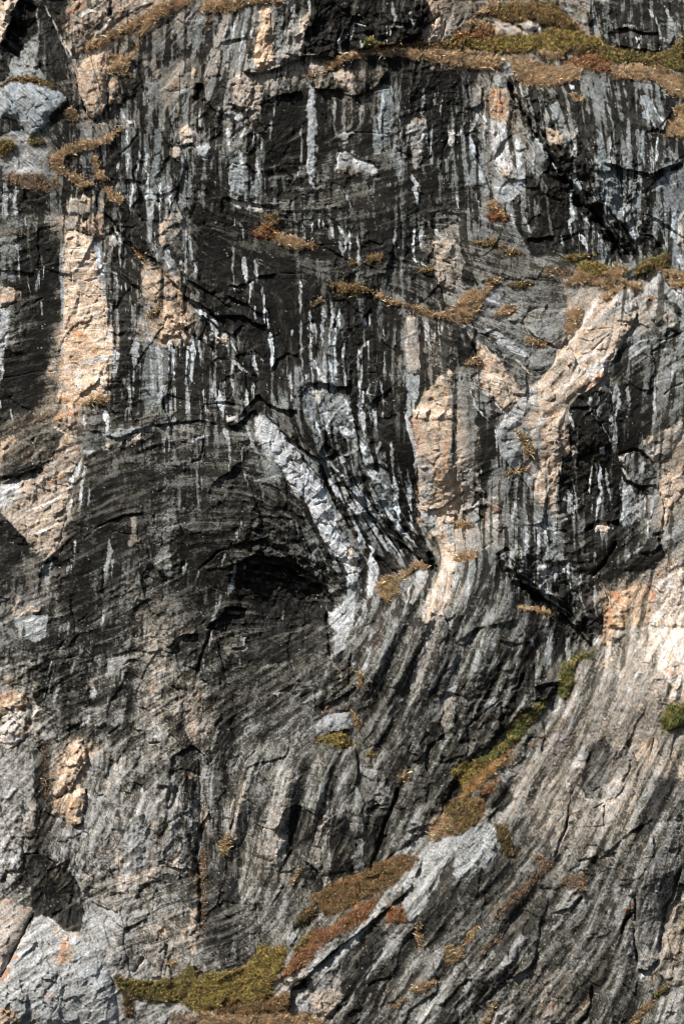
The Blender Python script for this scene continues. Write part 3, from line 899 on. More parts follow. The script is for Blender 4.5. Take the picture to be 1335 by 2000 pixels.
p 62 25 h14 @52 ; 190,640 260,610 300,650 260,740 200,700
p 46 30 h10 ; 200,510 290,490 280,600 210,612
o 45 40 ; 220,560 260,590
o 40 20 ; 180,600 170,640
p 48 0 h10 ; 100,590 150,570 160,640 120,660
c 10 12 ; 150,505 110,570
c 8 10 ; 180,700 240,760 160,810
p 32 0 h10 @53 ; 100,870 230,840 300,960 400,1150 380,1230 150,1256 80,1100
s 56 -5 16 ; 90,960 75,1100 60,1246
s 50 -5 18 ; 40,900 10,1050
p 58 88 h8 @54 ; 900,1060 1000,1030 1140,1000 1160,1100 1130,1256 880,1256 880,1130
o 65 40 ; 930,1070 960,1110
o 75 26 ; 1110,1030 1140,1035
o 75 20 ; 1160,1050 1150,1100
o 50 40 ; 910,1150 900,1240
p 70 36 b4 h8 @55 ; 1150,1040 1240,960 1335,900 1335,1256 1130,1256
c 6 7 ; 1150,1020 1210,1080 1295,1172
s 90 0 30 ; 1270,980 1220,1060
D1
p 62 -8 ; 80,0 280,0 290,130 200,160 110,140
s 80 0 9 ; 130,40 250,20
s 78 0 9 ; 130,130 240,80
p 30 10 ; 0,230 270,220 200,330 60,400 0,420
p 48 60 ; 20,380 110,320 60,400
p 50 82 h10 @56 ; 80,480 140,460 190,520 130,550 90,540
p 56 78 ; 0,470 100,430 70,560 0,600
o 50 20 ; 0,490 90,440
p 64 22 h8 ; 150,560 220,510 210,610 170,690 110,740 50,750 0,740 0,620 60,560
o 40 24 ; 130,680 165,640
c 6 6 ; 0,800 90,770 160,700
c 6 6 ; 0,600 60,570 70,620
p 10 0 ; 190,460 260,420 280,560 220,520
p 44 4 ; 0,800 140,790 190,860 200,960 210,1130 130,1246 0,1246
p 24 0 h8 ; 150,750 220,690 265,720 230,790 180,800
p 54 30 h6 ; 150,1150 210,1120 200,1246 140,1246
s 60 -20 22 ; 312,240 290,380 252,555
s 52 -5 28 ; 485,150 470,220
s 44 -5 14 ; 435,260 410,345
s 62 -5 18 ; 342,395 318,500
s 56 -10 18 ; 190,790 200,930
s 58 -10 14 ; 405,40 400,110
s 45 -5 14 ; 350,60 350,140
c 12 10 ; 285,215 340,200 400,130
l 7 40 6 30 ; 390,190 450,120 540,90
p 60 72 h18 @57 ; 430,730 490,720 500,780 505,840 450,900 420,980 340,1060 300,1050 350,960 410,800
p 60 85 h8 ; 520,740 545,760 530,800 515,800
p 58 86 h18 @58 ; 345,1065 430,1012 490,1000 495,1080 470,1200 420,1230 390,1200 310,1150 310,1090
p 54 -10 a60 ; 310,1140 370,1170 380,1200 320,1180
l 16 50 16 22 ; 430,1237 477,1202 500,1080 492,1005
l 16 50 16 22 ; 400,1035 450,930 508,850 497,760
o 30 40 ; 430,780 460,820
o 30 40 ; 430,1060 420,1150
p 30 0 ; 520,270 620,230 740,240 720,400 500,440
s 48 0 14 ; 540,270 620,220
p 42 32 ; 830,80 980,60 960,200 940,420 900,560 850,520 880,300 830,180
o 35 20 ; 885,390 860,440
l 8 40 5 30 ; 640,242 700,225 760,205 880,222 945,205
l 8 40 6 30 ; 695,400 700,320 745,265 840,262
p 54 60 ; 520,380 550,390 550,430 520,430
p 54 -5 ; 520,430 555,430 550,490 520,490
p 34 0 ; 480,540 700,530 790,620 640,640 480,640
c 13 11 ; 625,702 680,655 712,628
c 8 6 ; 755,680 785,610
s 40 0 12 ; 760,440 800,560 840,680 900,830
c 4 6 ; 775,440 815,560 850,680
p 42 5 ; 850,680 980,600 970,720 900,720
s 75 0 10 ; 905,640 935,690
c 10 10 ; 860,740 930,735
c 18 16 ; 1240,60 1190,160 1160,280 1128,375
s 55 0 12 ; 1232,70 1180,300 1195,480
s 50 0 14 ; 1190,480 1180,700 1175,1010
p 40 45 ; 1130,390 1170,380 1180,560 1160,740 1110,760 1060,640 1100,520
p 46 85 ; 1085,910 1130,890 1130,960 1095,960
c 9 10 ; 1150,760 1160,1000 1165,1250
p 46 80 ; 1180,1100 1220,1180 1200,1246 1175,1200
s 50 -5 14 ; 1260,640 1245,760
s 55 -5 20 ; 1235,900 1225,1040
p 44 0 ; 500,830 640,790 620,960 520,990
p 37 0 h5 ; 500,1060 680,1010 700,1246 500,1246
p 42 8 h5 ; 700,1010 860,1000 830,1246 700,1246
p 38 10 h8 ; 930,1020 985,1000 980,1200 950,1256
p 52 60 ; 880,1190 930,1200 920,1246 880,1240
l 10 30 12 20 ; 990,1120 1010,1060 1000,1000
l 10 30 12 30 ; 900,1005 960,990 985,1000
l 14 40 20 40 ; 980,200 1010,150 1060,120 1150,110
s 45 10 40 ; 720,460 690,560
D2
p 30 10 h8 @59 ; 0,140 80,120 112,180 80,230 0,250
s 62 0 18 ; 85,120 112,195 95,220
s 55 0 14 ; 95,230 90,290
q 60 ; 0,0 112,0 95,45 40,80 0,118
q 60 ; 0,-30 60,-40 120,-30 112,0 0,0
q 60 ; -110,80 -60,40 0,-10 0,110 -40,100
p 78 -10 h5 ; 600,0 740,0 720,60 650,130 610,60
p 50 -10 h4 ; 630,130 690,100 700,200 640,260
s 68 0 12 ; 720,60 680,180
c 20 24 ; 588,-20 592,80 602,200 620,270
p 22 0 ; 200,300 640,270 640,420 300,560 150,600
s 42 0 20 ; 200,310 330,290 480,230
s 44 5 24 ; 300,540 450,430 560,330
l 10 30 10 24 ; 230,480 330,440 440,370
p 50 20 ; 270,455 320,445 300,470
s 64 -5 18 ; 790,0 750,110
s 50 0 26 ; 1010,0 950,130 900,340
p 50 18 ; 1160,60 1240,0 1200,200 1110,480 1050,640 1080,420
s 58 -5 24 ; 850,170 800,310
s 50 -5 14 ; 1215,320 1165,480
s 54 -5 16 ; 745,260 730,430
s 45 -5 20 ; 960,130 880,310
s 46 0 14 ; 1060,480 1000,760
s 52 0 18 ; 1080,380 1050,620
s 48 0 20 ; 1130,490 1070,700
o 30 14 ; 890,0 880,200
s 40 90 10 ; 780,330 785,420
c 8 8 ; 730,200 715,330 712,500
c 5 5 ; 850,330 820,480
s 40 0 12 ; 1290,20 1200,200 1130,400
p 30 0 h12 @60 ; 500,470 620,400 690,460 600,520 540,540
l 12 30 12 22 ; 540,542 640,502 702,462
p 25 20 h8 ; 560,570 720,500 712,556 565,590
l 8 20 8 20 ; 630,562 712,555 716,520
o 45 20 ; 560,560 620,540
o 40 14 ; 620,520 640,500
p 50 -20 h14 @61 ; 520,640 560,590 720,560 750,640 690,670 620,690 530,680
l 12 30 14 20 ; 600,692 690,672 752,652
s 48 90 12 ; 615,260 660,330 655,420
p 42 0 h6 ; 760,870 880,900 890,950 800,970
s 66 0 10 ; 910,920 930,935
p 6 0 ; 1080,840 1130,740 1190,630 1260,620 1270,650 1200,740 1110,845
q 26 ; 1120,760 1160,675 1182,690 1140,740
l 14 30 12 24 ; 1075,845 1110,840 1200,750 1270,680
p 46 25 h12 @62 ; 1230,570 1260,490 1335,480 1335,640 1280,680 1240,610
p 44 -25 h8 ; 1290,430 1335,400 1335,465 1300,470
p 46 8 h8 @63 ; 320,890 430,890 420,960 390,1040 370,1256 220,1256 270,1100 270,1040
p 60 45 ; 350,1040 385,1060 340,1256 290,1256
p 52 42 h6 ; 90,960 130,950 110,1100 102,1256 50,1256 40,1130
p 46 -5 ; 520,980 560,970 570,1060 540,1120
p 56 40 h6 ; 600,1040 610,1100 590,1200 560,1256 550,1200 580,1080
p 44 0 ; 730,1000 775,990 760,1120 700,1200
p 46 0 h8 ; 880,990 930,950 950,1050 930,1100 870,1080
p 46 0 ; 800,1160 850,1160 860,1246 810,1246
s 50 0 14 ; 150,940 230,870 300,830
s 50 0 14 ; 230,960 200,1080
c 22 18 ; 1000,990 970,1100 930,1200 905,1256
c 8 8 ; 940,950 948,1030
c 10 10 ; 960,1090 900,1105 860,1110
s 50 0 10 ; 440,1060 430,1200
c 14 14 ; 35,1246 48,1180
p 50 0 ; 1080,870 1120,850 1100,900
D3
p 22 0 ; 0,0 160,0 110,250 40,300 0,200
s 52 -5 14 ; 60,10 20,150
s 60 -10 26 ; 175,100 130,230 100,300
s 55 -5 22 ; 50,190 30,290
s 52 -10 20 ; 220,90 170,240
l 12 40 12 24 ; 20,160 130,82 240,60 390,25
p 36 -10 ; 100,300 240,100 250,350 200,400 80,350
p 6 0 ; 580,70 690,90 660,240 570,240
s 62 -20 34 ; 680,120 655,265
s 62 -20 36 ; 570,60 545,250 530,340
s 60 -5 16 ; 440,130 475,215
s 45 -5 24 ; 490,160 470,380
p 7 0 h6 ; 250,200 370,190 340,260 290,285
c 16 18 ; 400,330 370,420 325,440
l 16 40 20 30 ; 460,420 540,395 610,392
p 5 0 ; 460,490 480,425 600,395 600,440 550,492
l 10 40 24 30 ; 440,495 545,492 610,425
l 16 90 8 34 ; 100,838 220,782 310,682 340,602 400,565 500,522
p 8 0 ; 0,560 60,640 0,680
p 13 0 ; 180,540 300,440 400,440 340,580 250,720 130,790
s 54 -5 14 ; 255,590 180,750
s 54 -5 14 ; 130,590 60,740
s 52 -5 14 ; 50,680 10,760
s 52 -5 12 ; 100,620 130,540 240,490
s 60 -5 10 ; 465,430 462,510
c 8 8 ; 70,660 180,560 290,470
p 46 -30 ; 170,510 230,470 240,510 190,540
p 52 95 h8 ; 870,-10 980,-10 1000,70 920,90 900,180 850,170 870,80
l 10 30 8 20 ; 885,80 990,75
p 8 0 h8 ; 915,130 990,108 960,145 905,190
p 20 60 h8 ; 1000,160 1060,150 1020,215
p 72 -5 h10 ; 800,95 850,90 835,160 805,170
p 73 38 b4 h6 ; 1130,-10 1335,-10 1335,420 1270,500 1220,380 1160,260 1130,150
c 6 7 ; 1130,80 1120,180 1150,290 1182,335
s 95 10 16 ; 1180,150 1240,380 1262,480
s 90 -10 40 ; 1280,100 1300,250
s 66 -25 30 ; 1240,60 1190,120
o 50 22 ; 1210,310 1250,340
o 50 22 ; 1300,470 1335,450
o 40 18 ; 1150,420 1190,415
p 50 25 h8 ; 1000,60 1120,80 1120,180 1050,240 1000,250
s 82 0 10 ; 1020,375 1060,330 1150,310
p 48 22 ; 940,420 1120,330 1200,400 1050,480 960,640 900,600
s 12 0 46 ; 870,290 780,450 700,600 640,760
s 14 0 46 ; 950,330 890,480 870,560 880,650
p 20 0 ; 760,760 860,700 900,800 840,1060 760,1060 730,980
s 22 0 30 ; 1040,500 1000,700 970,950
s 24 0 26 ; 620,570 540,690 460,830
s 20 0 18 ; 480,740 420,840 390,930
s 54 0 16 ; 820,560 780,700
c 9 8 ; 1148,690 1108,890
c 14 12 ; 645,1250 670,1060 692,1000
c 9 8 ; 780,1130 870,1070 950,1030 1005,930
l 8 30 8 20 ; 960,960 1000,900 1010,820
p 68 20 h6 ; 820,1140 880,1080 945,1040 860,1112
p 62 20 h8 @64 ; 815,1075 870,1065 870,1095 825,1110
p 56 0 ; 680,830 760,750 720,870 660,890
p 62 0 ; 640,960 690,960 650,1020
s 72 30 8 ; 705,990 740,1050 790,1075
p 54 55 ; 1050,700 1150,680 1190,760 1100,880 1030,800
p 52 20 h6 ; 860,970 950,940 980,980 880,1060
p 62 52 h8 ; 1280,870 1335,800 1335,930 1290,930
p 26 0 ; 1100,900 1335,960 1335,1246 1000,1246
p 60 70 h8 @65 ; 850,300 920,230 922,262 880,310
p 14 0 h8 ; 180,1040 260,940 350,1060 280,1130 190,1110
p 42 -10 h6 ; 160,940 260,830 290,880 210,940
p 12 0 h8 ; 0,930 60,900 40,1010 0,1060
p 46 -15 h10 ; 300,870 345,930 320,955 298,920
p 40 10 ; 690,330 780,300 800,350 720,350
c 5 5 ; 690,345 800,350 820,310
E1
p 44 5 h8 @66 ; 0,120 100,120 130,200 125,300 110,345 0,340
p 64 -5 a70 ; 0,260 110,290 110,340 0,335
l 16 50 16 26 ; 0,425 30,385 40,352 110,350 132,310 132,150
p 62 10 ; 40,360 110,355 70,440 40,410
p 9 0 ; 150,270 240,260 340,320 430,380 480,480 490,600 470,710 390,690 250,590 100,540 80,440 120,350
s 36 -5 14 ; 275,470 275,610
s 36 -5 14 ; 440,420 470,560
c 10 7 ; 130,270 240,258
c 10 8 ; 260,265 330,315 345,300 350,190
p 28 0 ; 60,440 180,450 190,560 110,540
p 50 28 h34 @67 ; 0,530 60,510 110,550 200,570 205,600 135,715 55,855 0,960
p 54 -14 h40 @68 ; 215,615 250,605 400,710 490,740 560,780 620,870 660,960 680,1100 700,1256 0,1256 0,1000 80,850
p 58 -22 a70 ; 500,900 630,920 670,1000 650,1090 560,1060
c 16 12 ; 208,598 122,740 60,880 -10,985
o 80 24 ; 85,860 110,840
o 80 22 ; 10,990 60,920
o 45 50 ; 390,740 370,860
o 50 24 ; 290,1060 320,1065
o 40 16 ; 20,525 90,540
o 35 30 ; 130,590 190,585
p 54 80 a70 ; 380,720 430,780 430,870 340,900 310,850 360,800
p 58 60 a70 ; 250,655 390,710 450,730 380,740
p 46 92 a80 ; 0,1130 80,1140 140,1220 0,1220
c 5 5 ; 60,1150 130,1110 230,1070
c 5 5 ; 345,900 340,1000 355,1110 300,1200
c 5 5 ; 470,940 540,1050 610,1150
c 4 5 ; 0,810 60,760 120,740
c 5 6 ; 540,1130 590,1090 640,1080
c 5 5 ; 360,1180 420,1246
p 39 0 ; 500,60 680,40 650,200 500,220
p 47 -8 ; 720,60 860,60 860,300 800,360 720,400 700,300 725,180
p 58 50 ; 690,260 722,250 715,440 695,430
p 52 32 h5 ; 700,450 800,380 940,320 940,380 820,460 720,490
s 30 0 8 ; 720,440 820,400 930,350
s 62 20 8 ; 720,470 840,430 930,370
p 37 20 h12 ; 470,370 620,350 700,450 720,560 680,590 560,520 480,470
l 10 30 10 22 ; 530,522 620,572 690,592
s 52 5 12 ; 440,250 450,330 470,440 505,515
c 6 8 ; 455,230 440,300 470,400
p 45 -8 ; 490,600 620,620 650,720 560,750 490,690
p 52 80 h5 ; 920,680 970,670 970,750 930,720
p 54 85 h5 ; 1040,690 1080,690 1050,740
o 60 14 ; 580,210 590,230
c 6 6 ; 610,180 640,150 600,210
p 36 12 ; 880,60 920,60 960,200 930,280 900,200
c 26 24 ; 1165,80 1150,180 1125,270
c 24 20 ; 1125,270 1160,400 1165,500 1168,700
p 26 60 ; 1080,340 1150,340 1172,420 1170,520 1100,480
p 50 55 h8 ; 1100,560 1155,570 1155,720 1120,830 1095,760
p 62 38 h14 @69 ; 990,310 1040,270 1042,330 1000,332
l 8 20 10 20 ; 930,290 1000,335 1060,345 1085,330
c 20 20 ; 775,945 810,890 838,840
c 20 20 ; 970,770 968,870
c 12 12 ; 930,830 960,800
p 30 0 h12 @70 ; 1025,965 1125,830 1105,885 1045,970
p 42 0 h6 ; 780,960 860,860 920,980 820,1010
p 40 0 ; 780,1100 1060,1120 1000,1246 750,1246
p 56 -10 h6 ; 790,1110 850,1120 830,1160 790,1160
s 55 55 10 ; 1170,0 1160,80
p 45 60 ; 1180,0 1215,20 1205,90 1170,100
E2
p 50 22 h12 ; 270,20 380,0 360,200 350,290 310,360 240,300 220,260 250,130
s 62 40 24 ; 340,20 300,250
s 66 0 10 ; 345,220 335,320
p 7 0 ; 385,0 490,0 490,150 400,220 345,330 362,200
c 14 14 ; 310,360 350,290 398,222
p 46 18 h12 @71 ; 500,200 570,0 605,0 600,150 600,300 612,440 575,450 530,350 480,290
s 60 40 16 ; 585,10 530,200
s 58 0 9 ; 600,150 598,300
c 13 16 ; 465,300 530,350 582,445
c 8 8 ; 540,370 570,440
p 50 28 h8 ; 40,0 100,0 100,160 60,220 30,130
p 9 0 ; 620,40 900,40 860,300 780,370 610,400
p 40 0 ; 760,180 800,180 800,370 750,370 740,300
p 38 0 ; 710,40 780,20 780,120 720,120
c 30 28 ; 940,20 905,140 870,250 842,345
c 12 9 ; 972,85 960,140 905,162
l 12 30 16 24 ; 1050,122 1110,100 1185,85
c 14 12 ; 1105,140 1055,215
p 34 0 h6 ; 960,210 1040,150 1080,170 1000,250
p 38 5 h6 ; 80,330 160,320 180,420 250,460 330,460 260,560 170,540 90,560
c 6 7 ; 260,560 330,460 380,400
c 6 8 ; 170,430 180,600 200,680
s 50 5 24 ; 205,660 205,770
p 30 30 ; 370,380 430,340 420,380 380,410
p 46 -10 h18 @72 ; 360,700 430,690 432,740 375,790 350,750
p 50 -12 h18 @73 ; 515,590 560,550 592,560 572,610 522,616
p 34 0 ; 430,660 580,640 560,700 470,690
p 46 -8 h8 @74 ; 520,860 740,700 820,620 860,560 880,600 760,740 720,790 650,920 600,1000 480,1000
p 9 0 h6 ; 330,985 480,950 472,1020 380,1032
p 13 0 ; 720,800 960,680 1000,760 850,950 740,1100 690,1110 650,950
s 62 0 12 ; 905,760 830,900 700,1130
s 58 0 12 ; 970,770 880,860 800,1010
s 56 0 10 ; 930,950 860,1090 790,1246
s 56 0 10 ; 1010,880 930,1020 870,1180
s 55 0 9 ; 860,1010 780,1140 740,1246
s 60 0 9 ; 760,1020 690,1140
p 50 -8 h12 @75 ; 1030,450 1100,230 1200,140 1335,140 1335,200 1250,360 1150,560 1100,620 1060,650 1020,560
p 16 0 ; 1220,350 1335,250 1335,560 1250,740 1130,740 1110,620
s 64 -5 12 ; 1280,270 1200,450 1150,540
c 8 8 ; 1030,420 1018,560 1062,655
l 14 50 10 26 ; 1105,620 1110,740 1150,790
p 36 0 ; 870,560 1000,520 1030,640 950,700 860,650
p 40 -5 ; 940,700 1000,690 1060,780 960,830 880,860
p 48 -15 h16 @76 ; 370,1110 440,1040 480,1050 500,1180 430,1172
p 57 50 h20 @77 ; 500,1085 600,1010 670,1050 640,1150 600,1190 510,1172
c 6 6 ; 560,1040 568,1120 580,1185
p 46 0 ; 470,960 560,900 620,980 560,1040 490,1050
p 42 0 ; 1100,1190 1200,1050 1335,880 1335,950 1250,1100 1180,1256
s 50 50 16 ; 1170,1120 1140,1170
p 12 0 ; 1190,1246 1260,1100 1335,960 1335,1246
s 55 -15 14 ; 1335,1080 1290,1160
p 30 0 h10 ; 1180,800 1270,790 1270,940 1190,980 1150,900
s 50 -5 14 ; 1100,770 1240,810
E3
p 52 -18 h6 ; 0,130 200,50 260,150 280,220 200,300 60,400 0,360
c 5 6 ; 140,200 260,150
c 18 13 ; 665,10 645,110 605,180 578,275
p 8 0 h8 ; 665,70 700,60 690,95
p 50 0 h10 @78 ; 555,170 600,160 590,230 565,260
l 10 40 10 26 ; 690,280 800,270 920,200 1010,110 1150,30
l 10 30 12 24 ; 780,300 880,240 930,230
p 36 8 h12 @79 ; 950,310 1040,180 1200,50 1300,60 1280,300 1230,480 1200,700 1110,900 1050,900 1040,600 1030,400 920,480 910,430
s 16 0 18 ; 1200,60 1110,300 1060,560 1060,880
s 16 0 16 ; 1270,90 1200,300 1150,560 1110,800
s 54 0 12 ; 1160,120 1080,400
s 56 0 12 ; 1230,160 1150,480
s 56 0 18 ; 1080,560 1085,660
s 56 0 12 ; 1130,600 1120,700
s 56 0 14 ; 1210,180 1175,260
c 13 10 ; 1042,450 1032,700 1050,905
c 22 20 ; 1295,310 1250,480 1205,560 1190,700 1170,850
l 22 60 18 26 ; 1045,905 1110,912 1175,845
p 45 -2 h8 ; 930,420 1030,450 1030,560 970,600 950,700 910,600
o 60 22 ; 965,580 1000,550 1030,530
c 16 14 ; 1030,570 980,620 955,720
p 56 0 h8 @80 ; 970,760 1010,700 1022,840 980,822
p 44 48 h10 ; 1240,560 1335,440 1335,860 1190,850 1220,700
s 56 -25 24 ; 1260,640 1290,650
s 60 60 14 ; 1260,560 1320,470
p 50 32 h10 @81 ; 1180,930 1335,860 1335,1000 1230,1010
p 48 8 h16 @82 ; 1080,1180 1250,1030 1335,1050 1335,1256 1060,1256
c 8 8 ; 1180,940 1230,1010
c 22 20 ; 785,1000 790,1100 745,1200 705,1256
p 36 50 ; 720,1100 780,1000 785,1080 740,1180
p 50 20 h12 @83 ; 180,1256 240,1150 330,1110 352,1130 290,1200 330,1256
p 46 48 h8 ; 460,1150 520,1040 600,1080 560,1180 480,1200
o 50 14 ; 620,955 630,965
o 40 30 ; 520,1120 560,1120
s 14 0 70 ; 480,410 340,560 250,700 150,820
s 10 0 70 ; 200,930 140,1060 90,1190
s 60 -8 26 ; 100,920 60,1060 10,1150
s 56 -8 12 ; 120,1000 60,1160 40,1246
p 46 -5 h8 ; 260,880 380,690 420,740 330,870 280,910
p 42 -2 h6 ; 560,620 620,480 720,420 700,520 620,600
s 66 0 20 ; 540,690 620,630
c 10 8 ; 960,980 1040,1060 1050,980
p 70 -2 h8 ; 1060,945 1095,940 1085,970 1065,970
p 55 60 h6 ; 1120,940 1160,900 1150,980
p 20 40 ; 790,880 930,860 900,960 800,1000
l 10 40 10 26 ; 560,590 660,560 740,480
'''
